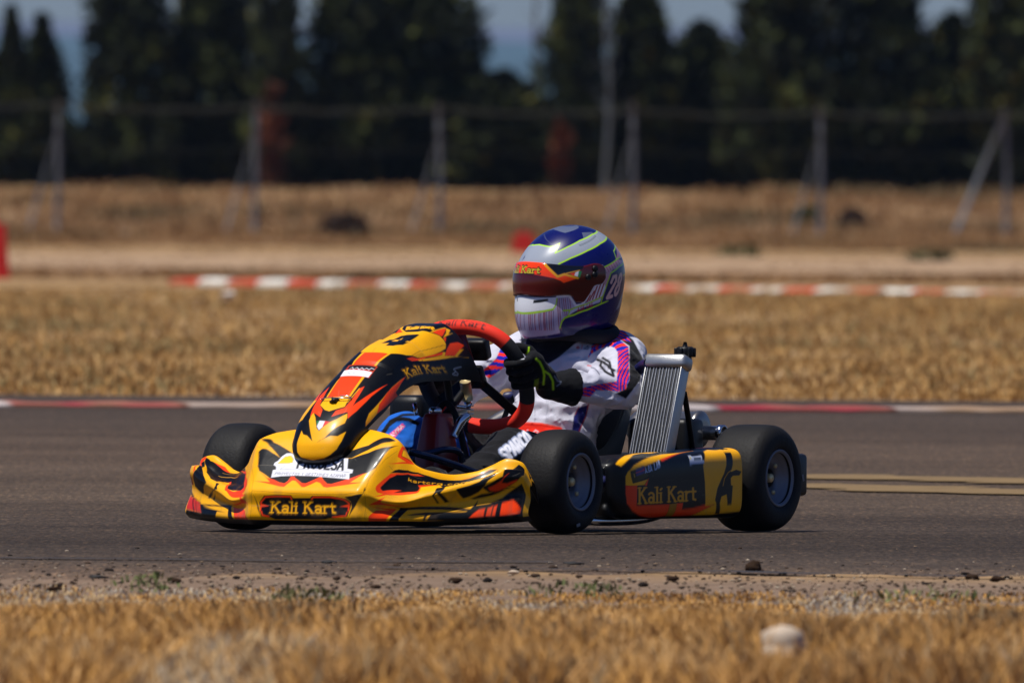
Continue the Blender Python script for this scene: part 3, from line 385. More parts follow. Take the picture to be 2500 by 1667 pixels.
TABLES['helmet'] = [
 ('p', (92, 100, 124), [(-.0965, .1705), (-.1111, .1875), (.054, .1634), (.1164, .1499), (.3265, .1967), (-.2615, .2112), (-.1192, .1928)]),
 ('p', (92, 100, 124), [(-.0913, .156), (-.0998, .1816), (.0857, .0932), (.0065, .1328)]),
 ('p', (84, 92, 116), [(.2149, .1477), (.2881, .1439), (.2789, .1358), (.2023, .1206)]),
 ('p', (150, 158, 172), [(-.022, .0357), (-.0134, .0503), (-.0304, .0782), (-.0262, .0928), (.0178, .0962), (.0513, .0916), (.078, .0898), (.0944, .0981), (.1015, .103), (.0983, .0759), (.1321, .0931), (.1812, .1156), (.2439, .1324), (.3411, .1429), (.3833, .1416), (.3775, .1133), (.3373, .1113), (.266, .0979), (.2024, .0798), (.1565, .062), (.1249, .0485), (.108, .0365), (.1088, .0208), (-.0088, .0177)]),
 ('l', (176, 228, 30), [(-.0239, .0707), (-.0632, .1074)], .003),
 ('l', (176, 228, 30), [(-.0262, .0928), (.0178, .0962), (.0652, .0902), (.0833, .0926), (.0997, .1036)], .004),
 ('l', (176, 228, 30), [(.102, .1047), (.0921, .0698), (.1321, .0917), (.1846, .1148), (.2621, .1336), (.361, .1409), (.3803, .1434)], .004),
 ('l', (176, 228, 30), [(.1068, .0372), (.143, .0562), (.2022, .0793), (.2669, .0987), (.3456, .1113), (.3771, .1145)], .0042),
 ('l', (40, 44, 52), [(.176, .0979), (.1785, .0949), (.2773, .1254), (.2766, .1283), (.176, .0979)], .0009),
 ('p', (206, 160, 170), [(.246, .0239), (.3127, .0464), (.3745, .0391), (.3515, .0312), (.2831, .0202), (.2726, .0106), (.2639, -.0161), (.2543, -.056), (.2307, -.0642), (.1969, -.0726), (.2035, -.0272), (.2468, .0026)]),
 ('p', (206, 160, 170), [(.3659, .0866), (.376, .0726), (.3745, .0496), (.3091, .0484)]),
 ('l', (176, 228, 30), [(.3749, .087), (.3141, .0697), (.3102, .0484)], .0035),
 ('l', (176, 228, 30), [(.2462, .0267), (.3132, .0471), (.3471, .0522)], .0035),
 ('l', (176, 228, 30), [(.3738, .0378), (.3183, .028), (.2747, .0113), (.2637, -.0143), (.2476, -.0695)], .0035),
 ('p', (226, 226, 232), [(.1966, -.0708), (.2213, -.0243), (.2514, -.0168), (.2608, -.0327), (.2466, -.057)]),
 ('l', (150, 18, 36), [(.1993, -.0692), (.2064, -.054)], .0042),
 ('l', (150, 18, 36), [(.2062, -.0666), (.2191, -.0415)], .0042),
 ('l', (150, 18, 36), [(.216, -.0639), (.2274, -.0266)], .0042),
 ('l', (150, 18, 36), [(.2273, -.061), (.2384, -.0214)], .0042),
 ('l', (150, 18, 36), [(.2388, -.057), (.2501, -.0188)], .0042),
 ('l', (170, 60, 80), [(.2505, .0237), (.2591, .0108)], .002),
 ('l', (170, 60, 80), [(.2592, .0277), (.2675, .0148)], .002),
 ('l', (170, 60, 80), [(.2682, .0316), (.2766, .0188)], .002),
 ('l', (170, 60, 80), [(.2783, .0354), (.2864, .0226)], .002),
 ('l', (170, 60, 80), [(.289, .039), (.2971, .0263)], .002),
 ('l', (170, 60, 80), [(.3012, .0426), (.3093, .0298)], .002),
 ('l', (170, 60, 80), [(.3154, .0458), (.3238, .0332)], .002),
 ('l', (170, 60, 80), [(.3335, .0487), (.3437, .0361)], .002),
 ('l', (150, 80, 110), [(.375, .0818), (.311, .051)], .0018),
 ('l', (150, 80, 110), [(.3742, .0779), (.3174, .0506)], .0018),
 ('l', (150, 80, 110), [(.3742, .0739), (.3246, .0502)], .0018),
 ('l', (150, 80, 110), [(.3742, .07), (.3324, .0496)], .0018),
 ('l', (150, 80, 110), [(.3753, .066), (.3419, .049)], .0018),
 ('l', (150, 80, 110), [(.3745, .0627), (.355, .0483)], .0018),
 ('p', (186, 176, 204), [(-.0495, -.0712), (-.0326, -.0761), (.0097, -.0805), (.0927, -.0835), (.1028, -.0575), (.1411, -.0566), (.1552, -.0814), (.1721, -.0818), (.1416, -.0913), (.1343, -.1013), (.1156, -.1061), (.1091, -.1209), (.1088, -.1306), (.04, -.1248), (-.0454, -.1219), (-.0481, -.1087), (-.0495, -.087)]),
 ('l', (110, 90, 130), [(-.0217, -.077), (-.0465, -.1124)], .0022),
 ('l', (140, 30, 60), [(-.0113, -.0764), (-.0351, -.1118)], .0022),
 ('l', (140, 30, 60), [(.0004, -.0761), (-.0126, -.11)], .0022),
 ('l', (110, 90, 130), [(.0144, -.0763), (.0058, -.1097)], .0022),
 ('l', (140, 30, 60), [(.0289, -.0771), (.0225, -.1103)], .0022),
 ('l', (140, 30, 60), [(.0335, -.0774), (.028, -.1107)], .0022),
 ('l', (110, 90, 130), [(.0384, -.0778), (.0331, -.1112)], .0022),
 ('l', (140, 30, 60), [(.0451, -.0784), (.0406, -.1119)], .0022),
 ('l', (140, 30, 60), [(.056, -.0797), (.0524, -.1134)], .0022),
 ('l', (110, 90, 130), [(.0604, -.0803), (.0569, -.1141)], .0022),
 ('l', (140, 30, 60), [(.0678, -.0814), (.065, -.1154)], .0022),
 ('l', (140, 30, 60), [(.0709, -.0818), (.0685, -.116)], .0022),
 ('l', (110, 90, 130), [(.0752, -.0825), (.073, -.1169)], .0022),
 ('l', (140, 30, 60), [(.0817, -.0836), (.0799, -.1182)], .0022),
 ('l', (140, 30, 60), [(.087, -.0844), (.0856, -.1193)], .0022),
 ('l', (110, 90, 130), [(.0927, -.0855), (.0915, -.1205)], .0022),
 ('l', (140, 30, 60), [(.1039, -.0588), (.1074, -.1238)], .0022),
 ('l', (140, 30, 60), [(.109, -.0593), (.1132, -.125)], .0022),
 ('l', (110, 90, 130), [(.1147, -.06), (.12, -.0988)], .0022),
 ('l', (140, 30, 60), [(.1202, -.0607), (.1258, -.0999)], .0022),
 ('l', (140, 30, 60), [(.1262, -.0613), (.132, -.101)], .0022),
 ('l', (110, 90, 130), [(.1329, -.0618), (.139, -.102)], .0022),
 ('l', (140, 30, 60), [(.1398, -.0623), (.1467, -.103)], .0022),
 ('p', (232, 234, 240), [(-.0525, -.0423), (-.0184, -.0442), (.0817, -.0541), (.1035, -.0555), (.0976, -.0742), (.0927, -.0808), (.0517, -.0787), (.0003, -.078), (-.0478, -.0732), (-.0503, -.0614)]),
 ('p', (14, 14, 18), [(.0414, -.0558), (.0783, -.0566), (.0798, -.0615), (.0602, -.0627), (.04, -.0621)]),
 ('p', (14, 14, 18), [(-.0494, -.0534), (-.015, -.0503), (-.0155, -.0575), (-.0368, -.0568)]),
 ('l', (176, 228, 30), [(-.0478, -.0749), (.0068, -.0796), (.0405, -.0805), (.0731, -.0809), (.0927, -.0808), (.0998, -.0728), (.1033, -.0555)], .0035),
 ('l', (222, 226, 236), [(.2438, .031), (.2525, .0167), (.2528, .0026), (.245, -.0141), (.2159, -.0245), (.1934, -.066), (.1803, -.0796), (.1609, -.0827), (.145, -.0637), (.1383, -.0545), (.1039, -.0545)], .007),
 ('p', (196, 200, 220), [(.1403, -.0908), (.2482, -.0569), (.2424, -.0703), (.1386, -.1011)]),
 ('l', (176, 228, 30), [(.1207, -.0888), (.1417, -.0909), (.1946, -.0781), (.2482, -.0564)], .0035),
 ('l', (176, 228, 30), [(.1417, -.0909), (.1359, -.1015)], .003),
 ('l', (176, 228, 30), [(.2752, -.0632), (.2018, -.0911), (.156, -.1023), (.1258, -.104), (.1159, -.1095), (.1097, -.1203)], .0038),
 ('t', (170, 30, 50), 'A.SABLAS', [(.1658, -.097), (.2182, -.081), (.1668, -.0874), (.2183, -.0715)], .2, False),
 ('p', (16, 24, 90), [(.2484, -.0695), (.2656, -.0161), (.277, .0105), (.3745, .0365), (.3738, -.0016), (.328, -.0448), (.2761, -.0631)]),
 ('l', (176, 228, 30), [(.3738, .0378), (.3183, .028), (.2747, .0113), (.2637, -.0143), (.2476, -.0695)], .0035),
 ('t', (230, 190, 180), '28', [(.2652, -.0579), (.3211, -.042), (.2775, -.0009), (.3409, .0108)], .16, False),
 ('p', (130, 150, 170), [(.3738, -.0174), (.3738, -.0338), (.3457, -.0732), (.3224, -.0811), (.3444, -.0479), (.372, -.022)]),
 ('l', (176, 228, 30), [(.3738, .0102), (.3448, .0043)], .003),
]
TABLES['visor'] = [
 ('p', (16, 14, 18), [(.0682, .0381), (.1801, .0368), (.1795, .0265), (.1677, .0178), (.1046, .0046)]),
 ('p', R_, [(-.0379, .0067), (-.0627, .0424), (.0195, .0444), (.0672, .0369), (.1052, .003), (.1255, .0103), (.164, -.003), (.1222, -.0167), (.114, -.0103), (.0958, -.0033), (.051, .0052), (.0115, .0098)]),
 ('l', (230, 160, 10), [(.0705, .0322), (.1059, .0007), (.1244, .0075), (.1622, -.003)], .0065),
 ('l', (230, 160, 10), [(.1303, .0105), (.1677, .0191)], .0025),
 ('p', (16, 130, 70), [(.1652, .017), (.1741, .016), (.1685, -.0018), (.1609, .0005)]),
 ('p', W_, [(.155, .0126), (.1652, .017), (.1621, .001), (.152, .0043)]),
 ('p', R_, [(.1389, .0095), (.155, .0126), (.1518, .0028)]),
 ('t', (24, 20, 8), 'Kali Kart', [(-.0591, .0089), (.0621, .0075), (-.0605, .0293), (.0612, .0254)], .32, True),
 ('t', (214, 190, 40), 'Kali Kart', [(-.0591, .0102), (.0609, .009), (-.0605, .0279), (.0606, .0236)], .14, True),
]
import bpy
# ================================================================ camera, sky, sun, exposure
scene = bpy.context.scene
for o in list(bpy.data.objects): bpy.data.objects.remove(o)
rng = np.random.default_rng(7); random.seed(7)
CAM_H = .93
FPX = 70950.0                                   # focal length in photo pixels (2500 wide): a long telephoto
cam_d = bpy.data.cameras.new('camera'); cam = bpy.data.objects.new('camera', cam_d); scene.collection.objects.link(cam)
scene.camera = cam
cam_d.sensor_width = 36.; cam_d.lens = 36. * FPX / 2500.
cam_d.clip_start = .5; cam_d.clip_end = 20000.
pitch = math.radians(.329) + 6 / FPX; roll = math.radians(.38)
import mathutils
cam.matrix_world = (mathutils.Matrix.Translation((0, 0, CAM_H)) @ mathutils.Matrix.Rotation(math.radians(90) - pitch, 4, 'X') @ mathutils.Matrix.Rotation(roll, 4, 'Z'))
cam_d.dof.use_dof = True; cam_d.dof.focus_distance = 74.9; cam_d.dof.aperture_fstop = 21.5; cam_d.dof.aperture_blades = 0

SUN_DIR = A([-.30, -.21, .93]); SUN_DIR = SUN_DIR / np.linalg.norm(SUN_DIR)
sun_el = math.asin(SUN_DIR[2]); sun_rot = math.atan2(SUN_DIR[0], SUN_DIR[1])
world = bpy.data.worlds.new("World"); scene.world = world; world.use_nodes = True
wn = world.node_tree; bg = wn.nodes['Background']; bg.inputs['Strength'].default_value = .040
sky = wn.nodes.new('ShaderNodeTexSky'); sky.sky_type = 'NISHITA'; sky.sun_disc = False
sky.sun_elevation = sun_el; sky.sun_rotation = sun_rot; sky.air_density = 1.0; sky.dust_density = .6; sky.ozone_density = 3.0; sky.altitude = 700
tint = wn.nodes.new('ShaderNodeMix'); tint.data_type = 'RGBA'; tint.blend_type = 'MULTIPLY'; tint.inputs['Factor'].default_value = 1; tint.inputs['B'].default_value = (.80, 1.0, 1.5, 1)
wn.links.new(sky.outputs[0], tint.inputs['A']); wn.links.new(tint.outputs['Result'], bg.inputs[0])
sd = bpy.data.lights.new('sun', 'SUN'); sd.energy = 4.3; sd.angle = math.radians(.5); sd.color = (1, .955, .88)
sun = bpy.data.objects.new('sun', sd); scene.collection.objects.link(sun)
sun.rotation_euler = mathutils.Vector(SUN_DIR).to_track_quat('Z', 'Y').to_euler()
scene.view_settings.view_transform = 'Standard'; scene.view_settings.look = 'None'
scene.view_settings.exposure = .14; scene.view_settings.gamma = 1
scene.cycles.use_denoising = True

# ================================================================ mesh and material helpers
def mk(name, V, Fc, mat=None, parent=None, col=None, smooth=True, mats=None, fmi=None):
    me = bpy.data.meshes.new(name); V = A(V)
    if isinstance(Fc, np.ndarray):
        k = Fc.shape[1]; n = len(Fc)
        me.vertices.add(len(V)); me.vertices.foreach_set('co', V.ravel())
        me.loops.add(n * k); me.loops.foreach_set('vertex_index', Fc.ravel().astype(np.int32))
        me.polygons.add(n); me.polygons.foreach_set('loop_start', np.arange(0, n * k, k, dtype=np.int32)); me.polygons.foreach_set('loop_total', np.full(n, k, np.int32))
        me.update(calc_edges=True)
    else:
        me.from_pydata([tuple(v) for v in V], [], [tuple(f) for f in Fc]); me.update()
    me.polygons.foreach_set('use_smooth', np.full(len(me.polygons), smooth))
    if col is not None:
        ca = me.color_attributes.new('Col', 'FLOAT_COLOR', 'POINT'); c4 = np.ones((len(V), 4)); c4[:, :3] = col; ca.data.foreach_set('color', c4.ravel())
    for m in (mats or ([mat] if mat else [])): me.materials.append(m)
    if fmi is not None: me.polygons.foreach_set('material_index', np.asarray(fmi, np.int32))
    me.update()
    o = bpy.data.objects.new(name, me); scene.collection.objects.link(o)
    if parent: o.parent = parent
    return o
def gridfaces(nu, nv, closeu=False, closev=False):
    i = np.arange(nu if closeu else nu - 1); j = np.arange(nv if closev else nv - 1)
    I, J = np.meshgrid(i, j, indexing='ij'); I2 = (I + 1) % nu; J2 = (J + 1) % nv
    return np.stack([I * nv + J, I2 * nv + J, I2 * nv + J2, I * nv + J2], -1).reshape(-1, 4)
def join(parts):
    Vs, Fs, Cs, off = [], [], [], 0
    for p in parts:
        V, Fc = A(p[0]), np.asarray(p[1]); Vs.append(V); Fs.append(Fc + off); off += len(V)
        Cs.append(p[2] if len(p) > 2 else np.full((len(V), 3), .5))
    return np.concatenate(Vs), np.concatenate(Fs), np.concatenate(Cs)
def tag(o, label=None, cat=None, group=None, kind=None):
    if label: o['label'] = label
    if cat: o['category'] = cat
    if group: o['group'] = group
    if kind: o['kind'] = kind
    return o
def boxV(c, s, R=None, bev=0.):
    """bevelled box as quads: a 4x4x4 shell"""
    c = A(c); s = A(s) / 2; b = min(bev if bev else s.min() * .12, s.min() * .9)
    pts, faces, key = [], [], {}
    def g(ax, i):
        return [-s[ax], -s[ax] + b, s[ax] - b, s[ax]][i]
    def vid(i, j, k):
        if (i, j, k) not in key:
            p = A([g(0, i), g(1, j), g(2, k)]); q = np.clip(p, -(s - b), s - b); d = p - q; L = np.linalg.norm(d)
            if L > 0: p = q + d / L * b
            key[(i, j, k)] = len(pts); pts.append(p)
        return key[(i, j, k)]
    for ax in range(3):
        for side in (0, 3):
            for a in range(3):
                for d in range(3):
                    q = []
                    for (u, v) in ((a, d), (a + 1, d), (a + 1, d + 1), (a, d + 1)):
                        ijk = [0, 0, 0]; ijk[ax] = side; ijk[(ax + 1) % 3] = u; ijk[(ax + 2) % 3] = v; q.append(vid(*ijk))
                    faces.append(q if side == 3 else q[::-1])
    P = A(pts)
    if R is not None: P = P @ A(R).T
    return P + c, np.array(faces)
def rot(ax, deg):
    a = math.radians(deg); c, s = math.cos(a), math.sin(a)
    return A({'X': [[1,0,0],[0,c,-s],[0,s,c]], 'Y': [[c,0,s],[0,1,0],[-s,0,c]], 'Z': [[c,-s,0],[s,c,0],[0,0,1]]}[ax])
def tube(path, r, n=12, closed=False, sub=6, caps=True):
    P = A(path)
    if sub > 1 and len(P) > 2 and not closed:
        L = np.arange(len(P)); P = catmull(L, P, np.linspace(0, len(P) - 1, (len(P) - 1) * sub + 1))
    if closed:
        m = len(P)
    T = np.gradient(P, axis=0) if not closed else (np.roll(P, -1, 0) - np.roll(P, 1, 0))
    T = T / np.linalg.norm(T, axis=1)[:, None]
    up = A([0, 0, 1.]) if abs(T[0][2]) < .9 else A([1., 0, 0])
    N = [np.cross(T[0], up)]; N[0] /= np.linalg.norm(N[0])
    for t in T[1:]:
        v = N[-1] - t * (N[-1] @ t); N.append(v / np.linalg.norm(v))
    N = A(N); B = np.cross(T, N)
    rr = np.interp(np.linspace(0, 1, len(P)), np.linspace(0, 1, len(np.atleast_1d(r))), np.atleast_1d(r)) if np.ndim(r) else np.full(len(P), r)
    a = np.arange(n) / n * 2 * np.pi
    V = P[:, None] + rr[:, None, None] * (np.cos(a)[None, :, None] * N[:, None] + np.sin(a)[None, :, None] * B[:, None])
    nP = len(P); V = V.reshape(-1, 3); Fq = gridfaces(nP, n, closed, True)
    if caps and not closed:
        V = np.concatenate([V, P[:1], P[-1:]]); c0, c1 = len(V) - 2, len(V) - 1
        q = [[c0, (i + 1) % n, i, c0] for i in range(n)]; q2 = [[c1, (nP - 1) * n + i, (nP - 1) * n + (i + 1) % n, c1] for i in range(n)]
        # degenerate-free caps: use quads over pairs
        q = [[c0, (i + 2) % n, (i + 1) % n, i] for i in range(0, n, 2)]; q2 = [[c1, (nP-1)*n + i, (nP-1)*n + (i+1) % n, (nP-1)*n + (i+2) % n] for i in range(0, n, 2)]
        Fq = np.concatenate([Fq, q, q2])
    return V, Fq
def lathe(prof, n, axis='Y', c=(0, 0, 0), caps=False):
    """prof: (radius, position along axis)"""
    prof = A(prof); a = np.arange(n) / n * 2 * np.pi
    r = prof[:, 0][:, None]; h = np.broadcast_to(prof[:, 1][:, None], (len(prof), n))
    x, z = r * np.cos(a), r * np.sin(a)
    V = np.stack({'Y': [x, h, z], 'X': [h, x, z], 'Z': [x, z, h]}[axis], -1).reshape(-1, 3) + A(c)
    Fq = gridfaces(len(prof), n, False, True)
    return V, (Fq if axis != 'Y' else Fq)

def nodes(name):
    m = bpy.data.materials.new(name); m.use_nodes = True
    return m, m.node_tree, m.node_tree.nodes['Principled BSDF']
def mat(name, c, rough=.5, metal=0., coat=0., var=.12, scale=30., bump=0., bscale=200., spec=.5, srgb=True, trans=0.):
    """procedural material: a base colour with noise variation, roughness variation and an optional bump"""
    m, nt, b = nodes(name); L = nt.links
    c = lin(c) if srgb else A(c)
    tc = nt.nodes.new('ShaderNodeTexCoord'); n = nt.nodes.new('ShaderNodeTexNoise'); n.inputs['Scale'].default_value = scale; n.inputs['Detail'].default_value = 5
    L.new(tc.outputs['Object'], n.inputs['Vector'])
    mx = nt.nodes.new('ShaderNodeMix'); mx.data_type = 'RGBA'
    mx.inputs['A'].default_value = (*(c * (1 - var)), 1); mx.inputs['B'].default_value = (*np.clip(c * (1 + var), 0, 1), 1)
    L.new(n.outputs['Fac'], mx.inputs['Factor']); L.new(mx.outputs['Result'], b.inputs['Base Color'])
    mr = nt.nodes.new('ShaderNodeMapRange'); mr.inputs['To Min'].default_value = max(rough - .07, .02); mr.inputs['To Max'].default_value = min(rough + .1, 1)
    L.new(n.outputs['Fac'], mr.inputs['Value']); L.new(mr.outputs['Result'], b.inputs['Roughness'])
    b.inputs['Metallic'].default_value = metal; b.inputs['Coat Weight'].default_value = coat; b.inputs['Coat Roughness'].default_value = .08
    b.inputs['Specular IOR Level'].default_value = spec; b.inputs['Transmission Weight'].default_value = trans
    if bump:
        n2 = nt.nodes.new('ShaderNodeTexNoise'); n2.inputs['Scale'].default_value = bscale; n2.inputs['Detail'].default_value = 4
        L.new(tc.outputs['Object'], n2.inputs['Vector'])
        bp = nt.nodes.new('ShaderNodeBump'); bp.inputs['Strength'].default_value = 1; bp.inputs['Distance'].default_value = bump
        L.new(n2.outputs['Fac'], bp.inputs['Height']); L.new(bp.outputs['Normal'], b.inputs['Normal'])
    return m
def paint_mat(name, rough=.35, coat=.3, crough=.1, bump=0., bscale=300., var=.06, metal=0., sheen=0., spec=.5):
    m, nt, b = nodes(name); L = nt.links
    at = nt.nodes.new('ShaderNodeAttribute'); at.attribute_name = 'Col'
    tc = nt.nodes.new('ShaderNodeTexCoord'); n = nt.nodes.new('ShaderNodeTexNoise'); n.inputs['Scale'].default_value = 18; n.inputs['Detail'].default_value = 6
    L.new(tc.outputs['Object'], n.inputs['Vector'])
    mr = nt.nodes.new('ShaderNodeMapRange'); mr.inputs['From Min'].default_value = .3; mr.inputs['From Max'].default_value = .7; mr.inputs['To Min'].default_value = 1 - var; mr.inputs['To Max'].default_value = 1 + var * .3
    L.new(n.outputs['Fac'], mr.inputs['Value'])
    vm = nt.nodes.new('ShaderNodeVectorMath'); vm.operation = 'SCALE'
    L.new(at.outputs['Color'], vm.inputs[0]); L.new(mr.outputs['Result'], vm.inputs['Scale']); L.new(vm.outputs[0], b.inputs['Base Color'])
    r2 = nt.nodes.new('ShaderNodeMapRange'); r2.inputs['To Min'].default_value = rough - .06; r2.inputs['To Max'].default_value = rough + .12
    L.new(n.outputs['Fac'], r2.inputs['Value']); L.new(r2.outputs['Result'], b.inputs['Roughness'])
    b.inputs['Coat Weight'].default_value = coat; b.inputs['Coat Roughness'].default_value = crough; b.inputs['Metallic'].default_value = metal
    b.inputs['Sheen Weight'].default_value = sheen; b.inputs['Specular IOR Level'].default_value = spec
    if bump:
        n2 = nt.nodes.new('ShaderNodeTexNoise'); n2.inputs['Scale'].default_value = bscale; n2.inputs['Detail'].default_value = 4
        L.new(tc.outputs['Object'], n2.inputs['Vector'])
        bp = nt.nodes.new('ShaderNodeBump'); bp.inputs['Distance'].default_value = bump
        L.new(n2.outputs['Fac'], bp.inputs['Height']); L.new(bp.outputs['Normal'], b.inputs['Normal'])
    return m
def leaf_mat(name, rough=.7):
    m, nt, b = nodes(name); at = nt.nodes.new('ShaderNodeAttribute'); at.attribute_name = 'Col'
    nt.links.new(at.outputs['Color'], b.inputs['Base Color']); b.inputs['Roughness'].default_value = rough; b.inputs['Specular IOR Level'].default_value = .2
    return m
# ================================================================ the setting
def terrain(y):
    return np.interp(y, [0, 448, 505, 700, 900], [0, 0, .60, .62, .8])
def ground_material():
    m, nt, b = nodes('dry_ground'); L = nt.links; N = nt.nodes.new
    tc = N('ShaderNodeTexCoord'); sp = N('ShaderNodeSeparateXYZ'); L.new(tc.outputs['Object'], sp.inputs[0])
    def noise(sx, sy, scale, det=5):
        mp = N('ShaderNodeMapping'); mp.inputs['Scale'].default_value = (sx, sy, 1); L.new(tc.outputs['Object'], mp.inputs['Vector'])
        n = N('ShaderNodeTexNoise'); n.inputs['Scale'].default_value = scale; n.inputs['Detail'].default_value = det; L.new(mp.outputs[0], n.inputs['Vector']); return n
    n1 = noise(1, .08, 1.6); n2 = noise(1, .25, 14)
    r = N('ShaderNodeValToRGB'); e = r.color_ramp.elements
    e[0].position = .3; e[0].color = (*lin((136, 108, 72)), 1); e[1].position = .7; e[1].color = (*lin((172, 140, 100)), 1)
    L.new(n1.outputs['Fac'], r.inputs['Fac'])
    # bands of bare pale earth: a service track beyond the second kerb and one before the fence
    def band(a, b2, c, d, wob):
        ad = N('ShaderNodeMath'); ad.operation = 'MULTIPLY_ADD'; L.new(n1.outputs['Fac'], ad.inputs[0]); ad.inputs[1].default_value = wob; L.new(sp.outputs['Y'], ad.inputs[2])
        up = N('ShaderNodeMapRange'); up.inputs['From Min'].default_value = a; up.inputs['From Max'].default_value = b2; L.new(ad.outputs[0], up.inputs['Value'])
        dn = N('ShaderNodeMapRange'); dn.inputs['From Min'].default_value = c; dn.inputs['From Max'].default_value = d; dn.inputs['To Min'].default_value = 1; dn.inputs['To Max'].default_value = 0; L.new(ad.outputs[0], dn.inputs['Value'])
        mu = N('ShaderNodeMath'); mu.operation = 'MULTIPLY'; L.new(up.outputs[0], mu.inputs[0]); L.new(dn.outputs[0], mu.inputs[1]); return mu
    def over(prev, fac, colr, k=1.):
        mx = N('ShaderNodeMix'); mx.data_type = 'RGBA'; mm = N('ShaderNodeMath'); mm.operation = 'MULTIPLY'; mm.inputs[1].default_value = k; L.new(fac, mm.inputs[0])
        L.new(mm.outputs[0], mx.inputs['Factor']); L.new(prev, mx.inputs['A']); mx.inputs['B'].default_value = (*lin(colr), 1); return mx.outputs['Result']
    col = r.outputs['Color']
    col = over(col, band(262, 280, 325, 345, 30).outputs[0], (170, 142, 114), .92)
    col = over(col, band(-20, 0, 67, 69, 2).outputs[0], (126, 106, 90), .92)
    col = over(col, band(400, 415, 470, 520, 30).outputs[0], (140, 112, 84), .8)
    mxn = N('ShaderNodeMix'); mxn.data_type = 'RGBA'; mxn.blend_type = 'MULTIPLY'; mxn.inputs['Factor'].default_value = .6
    r2 = N('ShaderNodeValToRGB'); r2.color_ramp.elements[0].position = .35; r2.color_ramp.elements[0].color = (.6, .58, .55, 1); r2.color_ramp.elements[1].position = .6; r2.color_ramp.elements[1].color = (1, 1, 1, 1)
    L.new(n2.outputs['Fac'], r2.inputs['Fac']); L.new(col, mxn.inputs['A']); L.new(r2.outputs['Color'], mxn.inputs['B'])
    L.new(mxn.outputs['Result'], b.inputs['Base Color']); b.inputs['Roughness'].default_value = .95; b.inputs['Specular IOR Level'].default_value = .1
    return m
def asphalt_material():
    m, nt, b = nodes('asphalt'); L = nt.links; N = nt.nodes.new
    tc = N('ShaderNodeTexCoord')
    def noise(s, scale, det=6, rough=.5):
        mp = N('ShaderNodeMapping'); mp.inputs['Scale'].default_value = (*s, 1); L.new(tc.outputs['Object'], mp.inputs['Vector'])
        n = N('ShaderNodeTexNoise'); n.inputs['Scale'].default_value = scale; n.inputs['Detail'].default_value = det; n.inputs['Roughness'].default_value = rough; L.new(mp.outputs[0], n.inputs['Vector']); return n
    big = noise((.12, .35), 1.0); fine = noise((1, .07), 90, 4, .75); mid = noise((.25, .6), 6); grit = noise((1, .06), 70, 2, .6)
    r = N('ShaderNodeValToRGB'); e = r.color_ramp.elements; e[0].position = .3; e[0].color = (.074, .060, .049, 1); e[1].position = .72; e[1].color = (.120, .098, .080, 1)
    L.new(big.outputs['Fac'], r.inputs['Fac'])
    def mul(prev, n, p0, p1, c0, c1, k=1.):
        rr = N('ShaderNodeValToRGB'); rr.color_ramp.elements[0].position = p0; rr.color_ramp.elements[0].color = (*c0, 1); rr.color_ramp.elements[1].position = p1; rr.color_ramp.elements[1].color = (*c1, 1)
        L.new(n.outputs['Fac'], rr.inputs['Fac']); mx = N('ShaderNodeMix'); mx.data_type = 'RGBA'; mx.blend_type = 'MULTIPLY'; mx.inputs['Factor'].default_value = k
        L.new(prev, mx.inputs['A']); L.new(rr.outputs['Color'], mx.inputs['B']); return mx.outputs['Result']
    c = mul(r.outputs['Color'], fine, .3, .75, (.35, .35, .36), (1.6, 1.55, 1.5), .9)
    c = mul(c, mid, .3, .7, (.72, .72, .74), (1.2, 1.17, 1.12), .7)
    c = mul(c, grit, .55, .8, (1, 1, 1), (2.6, 2.3, 1.9), .8)
    # dusty margin nearest the grass, darker rubbered racing line under the kart
    sp = N('ShaderNodeSeparateXYZ'); L.new(tc.outputs['Object'], sp.inputs[0])
    wob = N('ShaderNodeMath'); wob.operation = 'MULTIPLY_ADD'; L.new(big.outputs['Fac'], wob.inputs[0]); wob.inputs[1].default_value = 5; L.new(sp.outputs['Y'], wob.inputs[2])
    rr = N('ShaderNodeValToRGB'); mr = N('ShaderNodeMapRange'); mr.inputs['From Min'].default_value = 62; mr.inputs['From Max'].default_value = 122; L.new(wob.outputs[0], mr.inputs['Value']); L.new(mr.outputs[0], rr.inputs['Fac'])
    el = rr.color_ramp.elements; el[0].position = 0; el[0].color = (2.2, 1.85, 1.6, 1); el[1].position = 1; el[1].color = (.66, .61, .60, 1)
    for p, cc in ((.095, (1.95, 1.65, 1.42, 1)), (.125, (1.25, 1.1, .98, 1)), (.155, (.78, .72, .68, 1)), (.20, (.50, .47, .455, 1)), (.27, (.56, .52, .50, 1)), (.38, (.96, .87, .78, 1)), (.60, (.94, .83, .74, 1)), (.84, (.66, .61, .59, 1))):
        x = el.new(p); x.color = cc
    mx = N('ShaderNodeMix'); mx.data_type = 'RGBA'; mx.blend_type = 'MULTIPLY'; mx.inputs['Factor'].default_value = 1; L.new(c, mx.inputs['A']); L.new(rr.outputs['Color'], mx.inputs['B'])
    L.new(mx.outputs['Result'], b.inputs['Base Color']); b.inputs['Roughness'].default_value = .9; b.inputs['Specular IOR Level'].default_value = .1
    bp = N('ShaderNodeBump'); bp.inputs['Distance'].default_value = .004; L.new(fine.outputs['Fac'], bp.inputs['Height']); L.new(bp.outputs['Normal'], b.inputs['Normal'])
    return m
def sheet(name, xs, ys, zf, material, kind='structure'):
    X, Y = np.meshgrid(xs, ys, indexing='ij'); V = np.stack([X, Y, zf(X, Y)], -1).reshape(-1, 3)
    return tag(mk(name, V, gridfaces(len(xs), len(ys)), material), kind=kind)
ys = np.concatenate([np.linspace(-60, 448, 60), np.linspace(452, 520, 24), np.linspace(540, 900, 10)])
sheet('ground', np.linspace(-450, 450, 61), ys, lambda X, Y: terrain(Y), ground_material())

